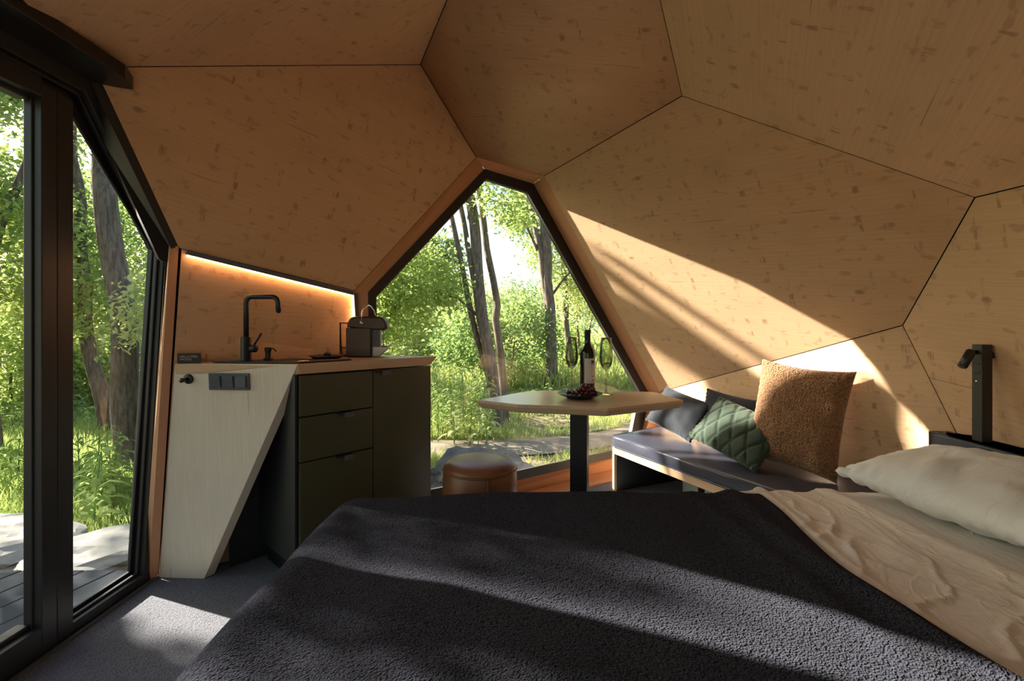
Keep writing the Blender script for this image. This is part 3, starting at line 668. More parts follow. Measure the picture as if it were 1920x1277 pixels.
def soft_slab(poly, z0, z1, r, mat, name, crown=.006, wr=.0):
    """upholstered pad: plan outline, rounded top and bottom edges, slight crown"""
    bm = bmesh.new(); prof = []
    for k in range(5): t = math.pi / 2 * k / 4; prof.append((r - r * math.sin(t) * 1.0, z0 + r - r * math.cos(t)))
    prof[0] = (r, z0); prof = [(r * (1 - math.sin(t)), z0 + r * (1 - math.cos(t))) for t in (math.pi / 2 * k / 4 for k in range(5))] + [(r * (1 - math.cos(t)), z1 - r + r * math.sin(t)) for t in (math.pi / 2 * k / 4 for k in range(5))]
    prof += [(.03, z1 + crown * .5), (.08, z1 + crown)]
    # densify the outline
    P = []
    for i in range(len(poly)):
        p, q = np.array(poly[i]), np.array(poly[(i + 1) % len(poly)]); m = max(2, int(np.linalg.norm(q - p) / .03))
        P += [(tuple(p + (q - p) * k / m)) for k in range(m)]
    rows = []
    for d, z in prof:
        ins = inset_poly(poly, max(d, 1e-5)); Q = []
        for i in range(len(poly)):
            p, q = np.array(ins[i]), np.array(ins[(i + 1) % len(ins)]); m = max(2, int(np.linalg.norm(np.array(poly[(i + 1) % len(poly)]) - np.array(poly[i])) / .03))
            Q += [tuple(p + (q - p) * k / m) for k in range(m)]
        rw = []
        for x, y in Q:
            w = wr * noise.noise(Vector((x * 9, y * 9, z * 30))) if d < r * .9 else 0
            rw.append(bm.verts.new((x + w, y + w * .5, z + (w * .4 if z > z0 + .02 else 0))))
        rows.append(rw)
    for a_, b_ in zip(rows, rows[1:]):
        for i in range(len(a_)): bm.faces.new((a_[i], a_[(i + 1) % len(a_)], b_[(i + 1) % len(a_)], b_[i]))
    bm.faces.new(rows[0][::-1]); bm.faces.new(rows[-1])
    return finish(name, bm, mat, None, True)
sp_ = [(.633, 3.052), (1.090, 2.100), (1.195, 1.88), (wallx(1.84, .36) - .015, 1.84), (wallx(3.40, .36) - .02, 3.42)]
bc = empty('bench_cushion', label='blue grey leatherette seat cushion lying on the wooden bench', cat='seat cushion')
o = soft_slab(sp_, ZB + .0005, ZS, .014, M['vinyl'], 'seat_pad', .006, .006); o.parent = bc
pts = [Vector((x, y, ZS + .0005)) for x, y in inset_poly(sp_, .006)]
for zz in (ZS - .003, ZB + .008):
    bm = bmesh.new(); ins = inset_poly(sp_, -.001); tube(bm, [(x, y, zz) for x, y in ins + ins[:1]], .003, 6); finish('piping', bm, M['vinyl'], bc, True)
rebase(bc, (1.0, 2.6, ZB))

# ------------------------------------------------------------------ loose cushions
def puff(name, w, h, t, mat, seed, res=36, pinch=.10, wr=.010, quilt=0, p=2.2, sag=0.0):
    bm = bmesh.new(); grid = {}
    off = Vector((seed * 7.1, seed * 3.3, 0))
    for s in (1, -1):
        for i in range(res + 1):
            for j in range(res + 1):
                u, v = -1 + 2 * i / res, -1 + 2 * j / res
                u = math.copysign(1 - (1 - abs(u)) ** 1.35, u); v = math.copysign(1 - (1 - abs(v)) ** 1.35, v)
                edge = i in (0, res) or j in (0, res)
                if s == -1 and edge: grid[s, i, j] = grid[1, i, j]; continue
                x = w / 2 * u * (1 - pinch * (1 - v * v)); z = h / 2 * v * (1 - pinch * (1 - u * u))
                e = (max(0, 1 - abs(u) ** p) * max(0, 1 - abs(v) ** p)) ** .5
                y = t / 2 * e
                q = Vector((x * 7, z * 7, s * 3)) + off
                y += wr * noise.noise(q) * min(1, e * 2) + wr * .7 * noise.noise(q * 2.3) * min(1, e * 2)
                # gathers running in from the seams
                gth = max(0, 1 - e * 1.6); y += wr * .5 * gth * math.sin(40 * (u if abs(v) > abs(u) else v) + seed) * (1 if not edge else 0)
                if quilt:
                    a_ = (x + z * .55) / quilt; b_ = (x - z * .55) / quilt
                    d = min(abs(a_ - round(a_)), abs(b_ - round(b_)))
                    y -= .010 * math.exp(-(d / .07) ** 2) * min(1, e * 3)
                grid[s, i, j] = bm.verts.new((x, -s * y, z - sag * (1 - v * v) * 0))
    for s in (1, -1):
        for i in range(res):
            for j in range(res):
                f = [grid[s, i, j], grid[s, i + 1, j], grid[s, i + 1, j + 1], grid[s, i, j + 1]]
                try: bm.faces.new(f)
                except ValueError: pass
    return finish(name, bm, mat, None, True)
def cushion(name, loc, rot, w, h, t, mat, seed, label, cat, group=None, **kw):
    """loc is where the lower edge rests"""
    root = empty(name, loc, 0, label, cat, group)
    o = puff('cover', w, h, t, mat, seed, **kw); o.parent = root
    m = Matrix.Rotation(rot[2], 4, 'Z') @ Matrix.Rotation(rot[0], 4, 'X') @ Matrix.Rotation(rot[1], 4, 'Y')
    zmin = min((m @ v.co).z for v in o.data.vertices)
    o.matrix_local = Matrix.Translation((0, 0, -zmin + .001)) @ m
    # seam cord round the edge
    return root
RB = R(-62)
ZSC = ZS + .006
cushion('velvet_cushion', (1.035, 3.02, ZSC), (R(-34), R(10), RB), .42, .27, .12, M['velvet'], 1, 'dark blue grey velvet cushion in the window corner of the bench', 'cushion', pinch=.07)
cushion('velvet_cushion', (1.235, 2.74, ZSC), (R(-14), R(4), RB), .40, .29, .10, M['velvet'], 2, 'dark blue grey velvet cushion half hidden behind the green one', 'cushion', pinch=.07)
cushion('quilted_cushion', (1.145, 2.47, ZSC), (R(-44), R(16), RB + R(10)), .43, .30, .12, M['quilt'], 3, 'dark green diamond quilted cushion lying in front on the bench', 'cushion', quilt=.085, res=64, pinch=.07)
cushion('boucle_cushion', (1.345, 2.285, ZSC), (R(-13), R(5), R(-50)), .41, .50, .14, M['boucle'], 4, 'large brown boucle cushion propped against the wall on the bench', 'cushion', pinch=.08, p=2.6)

# ------------------------------------------------------------------ bed
BX0, BX1, BY0, BY1 = -.62, 1.50, -.15, 1.74
ZM = .470
bed = empty('bed', (.5, .8, 0), label='double bed with white mattress under the dark fleece blanket', cat='bed')
finish('base', boxes(((.06, -.01, .10), (2.0, 1.70, .20))), M['carc'], bed, bevel=.004)
o = soft_slab([(BX0 + .06, BY0 + .05), (BX1, BY0 + .05), (BX1, BY1 - .06), (BX0 + .06, BY1 - .06)], .201, ZM - .02, .05, M['tick'], 'mattress', .004); o.parent = bed; o.location = (-.5, -.8, 0)

def drape(name, xs, ys, x0, x1, y0, y1, top, r, mat, fn, zmin, th=0.0):
    """cloth over the bed: flat to (x0..x1, y0..y1) shrunk by r, then round the edge and down"""
    bm = bmesh.new(); V = {}
    def turn(e):                               # arc length past the flat -> (out, down)
        q = r * math.pi / 2
        if e <= q: return r * math.sin(e / r), r * (1 - math.cos(e / r))
        return r + (e - q) * .045, r + (e - q)
    for i, s in enumerate(xs):
        for j, t in enumerate(ys):
            cx = min(max(s, x0 + r), x1); cy = min(max(t, y0 + r), y1 - r)
            ex, ey = s - cx, t - cy; e = math.hypot(ex, ey)
            if e > 1e-9: o_, d_ = turn(e); p = Vector((cx + ex / e * o_, cy + ey / e * o_, top - d_))
            else: p = Vector((s, t, top))
            p = fn(p, s, t, e)
            p.z = max(p.z, zmin); V[i, j] = bm.verts.new(p)
    for i in range(len(xs) - 1):
        for j in range(len(ys) - 1): bm.faces.new((V[i, j], V[i + 1, j], V[i + 1, j + 1], V[i, j + 1]))
    o = finish(name, bm, mat, None, True)
    if th: m = o.modifiers.new('thick', 'SOLIDIFY'); m.thickness = th; m.offset = -1
    return o
def lin(a_, b_, n): return [a_ + (b_ - a_) * k / (n - 1) for k in range(n)]
def f_blanket(p, s, t, e):
    q = Vector((s * 2.3, t * 2.3, 0))
    z = .012 * noise.noise(q) + .006 * noise.noise(q * 2.7)
    # blanket sags away from the foot corner and lies a little higher towards the pillow end
    ridge = .016 * math.exp(-((s - .80 - .06 * math.sin(t * 3)) / .035) ** 2) + .008 * math.exp(-((s - .68 + .1 * (t - 1)) / .03) ** 2)
    p.z += z + ridge - .020 * math.exp(-((s + .45) / .25) ** 2) * (1 if e < .3 else 0)
    if e > .15: p.x += .020 * math.sin(t * 11) * min(1, (e - .15) * 3); p.y += .016 * math.sin(s * 12 + 1) * min(1, (e - .15) * 3)
    return p
bl = drape('blanket', lin(-1.05, .835, 96), lin(-.55, 2.14, 130), BX0, BX1 + 9, BY0, BY1, ZM + .022, .11, M['fleece'], f_blanket, .06, .014)
# pull the pillow-side hem into the slanting line of the photo
for v in bl.data.vertices:
    k = max(0, (v.co.x - .35) / .485); v.co.x += k * k * (.055 * math.sin(v.co.y * 4.2 + .6) - .06 * (v.co.y - .95))
tag(bl, 'dark navy fleece blanket spread over the bed', 'blanket')
def f_sheet(p, s, t, e):
    q = Vector((s * 2.2, t * 2.2, 5)); z = .007 * noise.noise(q)
    w = Vector((s * 1.5 + .5 * t, t * 1.3 - .3 * s, 2)); n1 = noise.noise(w * 1.7); n2 = noise.noise(w * 4 + Vector((9, 0, 0)))
    near = math.exp(-((s - .93) / .13) ** 2)                                          # creases gather along the blanket hem
    a_ = abs(noise.noise(Vector((s * 9 + n1 * 2.2, t * 2.6 + n2 * .6 + s * 2, 1)))); z += .008 * (1 - min(1, a_ * 6)) ** 2 * (.2 + near) * (.5 + .8 * max(0, n1 + .3))
    b_ = abs(noise.noise(Vector((s * 4 + t * 4 + n2, t * 1.6 - s * 7 + n1, 7)))); z += .007 * (1 - min(1, b_ * 7)) ** 2 * (.3 + near)
    z += .004 * noise.noise(Vector((s * 16, t * 7, 3))) * near
    z += .012 * math.exp(-((s - .862) / .016) ** 2)                                     # turned hem along the blanket
    z += .014 * math.exp(-((s - 1.17 + .10 * (t - 1)) / .035) ** 2)                     # soft fold before the pillow
    k = max(0, 1 - (s - .8) / .25) if s > .8 else 1
    p.x += k * (.055 * math.sin(t * 4.2 + .6) - .06 * (t - .95)) * (1 if s > .75 else 0)
    p.z += z
    if e > .15: p.y += .014 * math.sin(s * 14) * min(1, (e - .15) * 3)
    return p
sh_ = drape('bed_sheet', lin(.62, 1.52, 150), lin(-.45, 2.08, 260), BX0, 3, BY0, BY1 + .004, ZM + .004, .06, M['sheet'], f_sheet, .09)
tag(sh_, 'cream satin bed sheet rumpled between blanket and pillow', 'sheet')

pw = empty('bed_pillow', (1.425, 1.43, ZM + .016), label='large off white pillow lying at the head of the bed', cat='pillow')
o = puff('pillow_case', .68, .44, .175, M['pillow'], 8, 48, .05, .017, p=2.3); o.parent = pw
o.matrix_local = Matrix.Translation((0, 0, .086)) @ Matrix.Rotation(R(-80), 4, 'Z') @ Matrix.Rotation(R(-82), 4, 'X')

# head board cushion along the right wall
hb_ = empty('headboard_cushion', label='blue grey leatherette headboard cushion along the wall behind the pillow', cat='headboard')
hx = [(1.700, 1.985), (1.700, -.95), (1.755, -.95), (1.755, 1.97)]
o = soft_slab([(1.560, 1.810), (1.550, -.95), (1.61, -.95), (1.635, 1.810)], .30, .668, .012, M['vinyl'], 'pad', .0, .003); o.parent = hb_
bm = bmesh.new(); tube(bm, [(1.561, 1.808, .663), (1.551, -.95, .663)], .0032, 6); finish('piping', bm, M['matt'], hb_, True)
bm = bmesh.new(); tube(bm, [(1.561, 1.808, .663), (1.562, 1.810, .31)], .0032, 6); finish('piping', bm, M['matt'], hb_, True)
rebase(hb_, (1.57, .5, .30))

# ------------------------------------------------------------------ reading lamp
lp = empty('reading_lamp', label='black reading lamp on a slim post with charging ports above the headboard', cat='lamp')
finish('post', boxes(((1.563, 1.608, .843), (.036, .036, .326))), M['black'], lp, bevel=.0015)
for z, dxx in ((.97, .034),): finish('bracket', boxes(((1.581 + dxx / 2, 1.608, z), (dxx, .02, .02))), M['matt'], lp)
for z in (.942, .910): finish('port', boxes(((1.5445, 1.608, z), (.003, .022, .005))), M['rubber'], lp)
bm = bmesh.new(); tube(bm, [(1.546, 1.608, .882), (1.5432, 1.608, .882)], .0035, 10); finish('button', bm, M['steel'], lp, True)
bm = bmesh.new(); tube(bm, [(1.548, 1.608, .980), (1.535, 1.608, .981), (1.522, 1.608, .980)], [.008, .005, .008], 14); ar = finish('joint', bm, M['matt'], lp, True)
h0, h1 = Vector((1.524, 1.605, .985)), Vector((1.486, 1.598, .932))
dd = (h1 - h0).normalized()
bm = bmesh.new(); tube(bm, [h0, h0 + dd * .004, h1 - dd * .003, h1, h1 - dd * .006], [.010, .0138, .0138, .0130, .0118], 22, False)
hd_ = finish('lamp_head', bm, M['matt'], lp, True)
bm = bmesh.new(); tube(bm, [h1 - dd * .007, h1 - dd * .005], .0122, 20); finish('lens', bm, M['silver'], hd_, True)
bm = bmesh.new(); tube(bm, [h0 - dd * .0005, h0 + dd * .003], .0105, 20); finish('cap', bm, M['matt'], hd_, True)
rebase(lp, (1.563, 1.608, .68)); lp.location = (1.588, 1.634, .67)
# ------------------------------------------------------------------ outdoors
rng = np.random.default_rng(5)
def gz(x, y):
    z = -.30 + .036 * np.maximum(0, y - 7) + .03 * np.sin(x * 1.3 + y * .7) + .05 * np.maximum(0, x - 1.0) * np.clip((y - 9) / 10, 0, 1)
    return z + .03 * np.clip(-x - 2, 0, 3) - .00
gx_ = np.concatenate([np.linspace(-60, -8, 30)[:-1], np.linspace(-8, 8, 60), np.linspace(8, 60, 30)[1:]]); gy_ = np.concatenate([np.linspace(-40, -6, 12)[:-1], np.linspace(-6, 14, 70), np.linspace(14, 70, 30)[1:]])
XX, YY = np.meshgrid(gx_, gy_, indexing='ij'); ZZ = gz(XX, YY)
inside = (XX > -2.2) & (XX < 1.9) & (YY > -2) & (YY < 2.6); ZZ = np.where(inside, -.35, ZZ)
nx, ny = len(gx_), len(gy_)
def raw_mesh(name, verts, faces_flat, fsize, mat, parent=None, smooth=False):
    me = bpy.data.meshes.new(name); nf = len(faces_flat) // fsize
    me.vertices.add(len(verts)); me.vertices.foreach_set('co', np.asarray(verts, np.float32).ravel())
    me.loops.add(len(faces_flat)); me.loops.foreach_set('vertex_index', np.asarray(faces_flat, np.int32))
    me.polygons.add(nf); me.polygons.foreach_set('loop_start', np.arange(nf, dtype=np.int32) * fsize)
    me.update(calc_edges=True); me.validate()
    if smooth: me.polygons.foreach_set('use_smooth', [True] * nf)
    me.materials.append(mat)
    return link(bpy.data.objects.new(name, me), parent)
idx = np.arange(nx * ny).reshape(nx, ny)
fc = np.stack([idx[:-1, :-1], idx[1:, :-1], idx[1:, 1:], idx[:-1, 1:]], -1).reshape(-1)
tag(raw_mesh('ground', np.stack([XX, YY, ZZ], -1).reshape(-1, 3), fc, 4, M['soil'], None, True), kind='structure')
# trodden path across the clearing
pp = [(-1.2, 5.2), (.3, 5.35), (1.5, 5.9), (2.8, 7.3), (4.6, 9.4)]; bm = bmesh.new(); rows = []
for i, (x, y) in enumerate(pp):
    d = Vector((pp[min(i + 1, 4)][0] - pp[max(i - 1, 0)][0], pp[min(i + 1, 4)][1] - pp[max(i - 1, 0)][1])).normalized(); w = .32 + .10 * math.sin(i * 2.1)
    rows.append([bm.verts.new((x - d.y * w * k, y + d.x * w * k, float(gz(x - d.y * w * k, y + d.x * w * k)) + .025 - .02 * abs(k))) for k in (-1, -.5, 0, .5, 1)])
for a_, b_ in zip(rows, rows[1:]):
    for k in range(4): bm.faces.new((a_[k], a_[k + 1], b_[k + 1], b_[k]))
o = finish('path', bm, M['path'], None, True); tag(o, kind='structure')
m_ = o.modifiers.new('soft', 'SUBSURF'); m_.levels = m_.render_levels = 2

# deck outside the sliding door
deck = tag(finish('deck', boxes(((-2.75, .3, -.155), (2.0, 3.5, .10))), M['dark']), kind='structure')
me = None
for k in range(17):
    x0 = -1.66 - k * .142; sk_ = .27
    y0, y1 = -1.6, 2.2
    bm = bmesh.new(); P = [(x0 + sk_ * (y0 - y1), y0), (x0 - .135 + sk_ * (y0 - y1), y0), (x0 - .135, y1), (x0, y1)]
    if k < 7: P = [(min(x0 + sk_ * (yy - y1), -1.64), yy) for yy in (y0,)] and [(x0 + sk_ * (y0 - y1), y0), (x0 - .135 + sk_ * (y0 - y1), y0), (x0 - .135, y1), (x0, y1)]
    gq = Vector((sk_, 1, 0)).normalized(); mw = Matrix.Translation((x0 - .07, y1, -.0775)) @ Matrix((gq, Vector((0, 0, 1)).cross(gq), Vector((0, 0, 1)))).transposed().to_4x4()
    prism(bm, P, -.10, -.055); bmesh.ops.transform(bm, matrix=mw.inverted(), verts=bm.verts)
    finish('plank', bm, M['plank'], deck, bevel=.003, mw=mw)

def rock(name, loc, size, seed, label, rz=0):
    bm = bmesh.new(); bmesh.ops.create_icosphere(bm, subdivisions=4, radius=1)
    for v in bm.verts:
        p = v.co.copy(); n1 = noise.noise(p * 1.1 + Vector((seed, 0, 0))); n2 = noise.noise(p * 2.6 + Vector((0, seed, 0))); n3 = noise.noise(p * 6 + Vector((seed, seed, 0)))
        c = noise.cell(p * 1.7 + Vector((seed, 3, 1)))
        p *= 1 + .26 * n1 + .16 * n2 + .05 * n3 + .05 * c
        p.z = max(p.z, -.75); v.co = Vector((p.x * size[0], p.y * size[1], p.z * size[2]))
    o = finish(name, bm, M['pale' if name == 'flat_rock' else 'rock'], None, False); o.location = loc; o.rotation_euler = (0, 0, rz)
    return tag(o, label, 'rock')
rock('boulder', (-.26, 3.72, -.17), (.46, .32, .27), 2.3, 'large grey boulder lying outside the window behind the stool', .3)
rock('flat_rock', (-2.05, 2.55, -.13), (.42, .27, .09), 4.1, 'flat pale rock past the deck behind the narrow door pane', .2)
rock('flat_rock', (-2.85, 2.62, -.13), (.46, .30, .10), 6.2, 'flat pale rock past the deck behind the left sliding pane', -.1)

# ---- plants
wA = Vector((.632, 3.37, 0))
def shade_mask(P, keep_w=.06, keep_d=.46):
    """thin the leaves whose shade would fall through the openings, leaving dappled gaps as a clearing's edge does"""
    s = np.array(SUN); n = np.array(nW); out = np.ones(len(P), bool)
    t = ((np.array(wA) - P) @ n) / (s @ n); q = P + s * t[:, None]
    inw = (t > 0) & (q[:, 0] > -1.0) & (q[:, 0] < 1.25) & (q[:, 2] > .0) & (q[:, 2] < 2.2)
    t2 = (DX - P[:, 0]) / s[0]; q2 = P + s * t2[:, None]
    ind = (t2 > 0) & (q2[:, 1] > -.9) & (q2[:, 1] < 2.3) & (q2[:, 2] > -.1) & (q2[:, 2] < 2.1)
    for i in np.nonzero(inw)[0]:
        v = noise.noise(Vector((q[i, 0] * 2.0 + 5, q[i, 2] * 2.0, 1))) * .5 + .5
        lim = .66 if q[i, 0] < -.20 and .75 < q[i, 2] < 1.50 else .50 if .08 < q[i, 0] < .75 and 1.0 < q[i, 2] < 1.62 else (.30 if q[i, 2] < .5 else .22)
        if v > lim: out[i] = False
    for i in np.nonzero(ind)[0]:
        v = noise.noise(Vector((q2[i, 1] * 4.2 + 1.5, q2[i, 2] * 1.3, 4))) * .5 + .5
        if v > keep_d: out[i] = False
    return out
def leaf_mesh(name, P, size, mat, parent, up=.5, aspect=.5, kind='stuff', carve=True, droop=0.2):
    P = np.asarray(P, float); P = np.concatenate([P, P + rng.normal(size=P.shape) * size * .9]) if len(P) < 9000 else P; size *= .82
    if carve and len(P): P = P[shade_mask(P)]
    n = len(P)
    if n == 0: return None
    nv = rng.normal(size=(n, 3)); nv[:, 2] = np.abs(nv[:, 2]) + up; nv /= np.linalg.norm(nv, axis=1)[:, None]
    d = rng.normal(size=(n, 3)); d -= nv * (d * nv).sum(1)[:, None]; d /= np.linalg.norm(d, axis=1)[:, None]; d[:, 2] -= droop
    s = np.cross(nv, d); sz = size * rng.uniform(.6, 1.3, n)[:, None]
    b = P; tip = P + d * sz; mid = P + d * sz * .45 - nv * sz * .06
    V = np.stack([b, mid + s * sz * aspect * .5 + nv * sz * .10, tip, mid - s * sz * aspect * .5 + nv * sz * .10], 1).reshape(-1, 3)
    k = np.arange(n)[:, None] * 4; Fc = np.concatenate([k, k + 1, k + 2, k, k + 2, k + 3], 1).ravel()
    o = raw_mesh(name, V, Fc, 3, mat, parent)
    return tag(o, kind=kind)
def cloud(c, r, clumps, per, spread, shell_=.55):
    """leaf positions gathered in clumps through an ellipsoid"""
    d = rng.normal(size=(clumps, 3)); d /= np.linalg.norm(d, axis=1)[:, None]
    rr = (shell_ + (1 - shell_) * rng.random(clumps)) ** .7
    cc = np.array(c) + d * rr[:, None] * np.array(r)
    p = np.repeat(cc, per, 0) + rng.normal(size=(clumps * per, 3)) * spread * np.array((1, 1, .7))
    return p
def at(px, py, Y): return Vector(((px - 960) / 907 * Y, Y, 1.07 - (py - 605) / 907 * Y))
def stem(path, r0, r1, parent, name='trunk', seg=9):
    k = len(path); bm = bmesh.new(); P = []
    for i in range(k - 1):
        for j in range(4):
            a_, b_ = Vector(path[i]), Vector(path[i + 1]); p = a_.lerp(b_, j / 4)
            P.append(p + Vector((noise.noise(p * 1.3), noise.noise(p * 1.3 + Vector((7, 0, 0))), 0)) * r0 * .5)
    P.append(Vector(path[-1])); m = len(P)
    tube(bm, P, [r0 + (r1 - r0) * i / (m - 1) for i in range(m)], seg)
    return finish(name, bm, M['bark'], parent, True)
def tree(name, label, stems, foliage, group='trees round the clearing', branches=()):
    """stems / branches: (path, r0, r1); foliage: (centre, radii, clumps, leaves, spread, size, material)"""
    t = empty(name, label=label, cat='tree', group=group)
    for p, r0, r1 in stems: stem(p, r0, r1, t)
    for p, r0, r1 in branches: stem(p, r0, r1, t, 'branch', 6)
    by = {}
    for c, r, cl, per, sp_, sz, mt in foliage: by.setdefault((mt, sz), []).append(cloud(c, r, cl, per, sp_))
    for (mt, sz), ps in by.items(): leaf_mesh('foliage', np.concatenate(ps), sz, M[mt], t)
    base = Vector(stems[0][0][0]) if stems else Vector(foliage[0][0])
    return rebase(t, base)
def gp(px, Y, dz=-.05):
    x = (px - 960) / 907 * Y; return Vector((x, Y, float(gz(x, Y)) + dz))
def up(px, py, Y, z): p = at(px, py, Y); d = (z - p.z); return p + Vector((0, 0, d))
Y1 = 6.3
tree('clump_tree', 'grey multi-stemmed tree standing nearest outside the window',
     [([gp(929, Y1), at(926, 755, Y1), at(919, 683, Y1), at(907, 599, Y1), at(894, 466, Y1), at(881, 368, Y1), at(868, 270, Y1), at(850, 120, Y1)], .088, .06),
      ([at(926, 740, Y1 + .05), at(902, 661, Y1 + .05), at(887, 600, Y1), at(870, 514, Y1), at(846, 408, Y1), at(820, 300, Y1)], .045, .03),
      ([at(925, 720, Y1 - .05), at(903, 620, Y1 - .05), at(894, 546, Y1 - .05), at(878, 466, Y1), at(864, 392, Y1), at(845, 280, Y1)], .045, .03),
      ([gp(948, 6.7), at(944, 720, 6.7), at(938, 670, 6.7), at(928, 600, 6.7), at(932, 573, 6.7), at(924, 525, 6.7), at(912, 464, 6.7), at(896, 356, 6.7), at(880, 240, 6.7)], .058, .04)],
     [(at(770, 520, 6.0), (.62, .6, .42), 75, 46, .12, .085, 'leaf1'), (at(735, 600, 6.4), (.42, .5, .32), 44, 42, .12, .085, 'leaf1'), (at(800, 470, 6.6), (.4, .5, .25), 30, 40, .11, .08, 'leaf2'),
      (at(960, 370, 6.2), (.5, .5, .28), 30, 30, .11, .08, 'leaf1')],
     branches=[([at(905, 600, Y1), at(860, 560, 6.2), at(800, 545, 6.1), at(740, 570, 6.1)], .02, .008), ([at(870, 500, Y1), at(820, 470, 6.2), at(770, 480, 6.1)], .018, .006)])
Y2 = 9.4
tree('ash_tree', 'straight grey forked tree behind the left wine glass',
     [([gp(1040, Y2), at(1038, 730, Y2), at(1036, 674, Y2), at(1030, 600, Y2), at(1026, 500, Y2), at(1022, 429, Y2), at(1016, 330, Y2), at(1010, 150, Y2)], .125, .08),
      ([at(1029, 590, Y2), at(1020, 520, Y2), at(1009, 450, Y2), at(988, 365, Y2), at(965, 250, Y2)], .075, .05)],
     [(at(1065, 470, 10.6), (.85, .7, .7), 52, 36, .17, .10, 'leaf1'), (at(975, 395, 10.4), (.6, .6, .42), 26, 32, .16, .10, 'leaf1'), (at(1100, 560, 10.6), (.6, .6, .5), 36, 40, .16, .10, 'leaf3'), (at(1010, 270, 10.2), (1.3, 1.0, .5), 30, 36, .25, .11, 'leaf2')],
     branches=[([at(1008, 470, Y2), at(985, 420, 9.2), at(950, 385, 9.1), at(915, 372, 9.0)], .03, .01), ([at(1030, 560, Y2), at(1060, 520, 9.3), at(1095, 490, 9.2)], .03, .01)])
Y4 = 10.6
tree('slim_tree', 'slim grey tree standing right of the forked one',
     [([gp(1076, Y4), at(1074, 728, Y4), at(1068, 660, Y4), at(1062, 600, Y4), at(1055, 480, Y4), at(1050, 350, Y4), at(1045, 200, Y4)], .085, .05)],
     [(at(1085, 500, 10.5), (.8, .7, .6), 40, 36, .16, .10, 'leaf3'), (at(1040, 420, 10.5), (.9, .8, .6), 40, 36, .18, .10, 'leaf2')])
tree('sapling', 'pair of thin pale sapling stems behind the wine bottle',
     [([gp(1092, 11.5), at(1090, 690, 11.5), at(1104, 620, 11.5), at(1116, 560, 11.5)], .04, .02), ([at(1090, 690, 11.5), at(1084, 630, 11.5), at(1078, 560, 11.5), at(1074, 500, 11.5)], .035, .02)],
     [(at(1108, 560, 11.4), (.5, .5, .45), 26, 34, .15, .10, 'leaf3')])
def bush(name, label, foliage, group='bushes outside the window', base=None):
    return tree(name, label, [([base + Vector((0, 0, -.05)), base + Vector((.02, 0, .3)), Vector(foliage[0][0])], .03, .015)], foliage, group)
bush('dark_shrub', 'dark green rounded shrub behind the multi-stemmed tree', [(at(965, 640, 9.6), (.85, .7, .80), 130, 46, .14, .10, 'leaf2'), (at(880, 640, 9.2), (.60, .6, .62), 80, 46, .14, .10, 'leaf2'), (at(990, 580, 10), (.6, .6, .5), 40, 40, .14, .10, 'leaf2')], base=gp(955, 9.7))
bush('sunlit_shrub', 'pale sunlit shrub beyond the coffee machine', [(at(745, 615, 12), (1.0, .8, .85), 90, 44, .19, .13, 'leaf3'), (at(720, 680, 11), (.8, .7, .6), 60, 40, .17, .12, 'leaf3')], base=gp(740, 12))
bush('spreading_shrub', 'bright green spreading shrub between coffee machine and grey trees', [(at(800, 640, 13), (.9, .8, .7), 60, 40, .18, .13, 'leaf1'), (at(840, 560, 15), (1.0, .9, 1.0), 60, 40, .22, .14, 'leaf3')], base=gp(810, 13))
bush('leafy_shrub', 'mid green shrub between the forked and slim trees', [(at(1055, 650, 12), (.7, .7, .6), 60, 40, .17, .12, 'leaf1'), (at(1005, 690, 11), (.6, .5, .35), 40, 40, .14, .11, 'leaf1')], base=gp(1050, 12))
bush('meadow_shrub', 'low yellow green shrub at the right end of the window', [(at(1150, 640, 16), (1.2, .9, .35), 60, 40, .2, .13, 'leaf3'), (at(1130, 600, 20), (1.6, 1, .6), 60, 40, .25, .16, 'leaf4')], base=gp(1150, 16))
# far edge of the wood
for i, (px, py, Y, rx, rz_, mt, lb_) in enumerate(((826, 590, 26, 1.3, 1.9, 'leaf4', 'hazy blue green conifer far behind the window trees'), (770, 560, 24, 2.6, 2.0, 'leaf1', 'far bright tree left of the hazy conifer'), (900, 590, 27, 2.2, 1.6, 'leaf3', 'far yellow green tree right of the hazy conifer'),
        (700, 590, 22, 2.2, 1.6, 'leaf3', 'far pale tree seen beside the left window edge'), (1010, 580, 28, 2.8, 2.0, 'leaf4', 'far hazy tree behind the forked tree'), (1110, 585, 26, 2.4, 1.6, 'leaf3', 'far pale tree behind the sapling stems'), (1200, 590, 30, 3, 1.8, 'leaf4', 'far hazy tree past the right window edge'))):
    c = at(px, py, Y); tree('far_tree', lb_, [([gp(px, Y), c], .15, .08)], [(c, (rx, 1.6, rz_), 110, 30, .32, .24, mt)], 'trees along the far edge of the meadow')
hill_bm = bmesh.new(); rows = []
for i in range(40):
    a_ = R(-75 + 150 * i / 39); rows.append([hill_bm.verts.new((math.sin(a_) * d, math.cos(a_) * d, h * (1 + .35 * noise.noise(Vector((i * .35, 0, 2)))) - .6)) for d, h in ((46, 0), (52, 3.4), (62, 5.0), (75, 4.0))])
for a_, b_ in zip(rows, rows[1:]):
    for k in range(3): hill_bm.faces.new((a_[k], b_[k], b_[k + 1], a_[k + 1]))
hg = G('wooded hillside'); hn = hg.noise(hg.coord(), 1.6, 5, .7)
tag(finish('hill', hill_bm, hg.pbr(hg.mix(hn, (.05, .09, .05), (.12, .17, .09)), .9, 0, hg.bump(hn, 1, .5), .1), None, True), kind='structure')

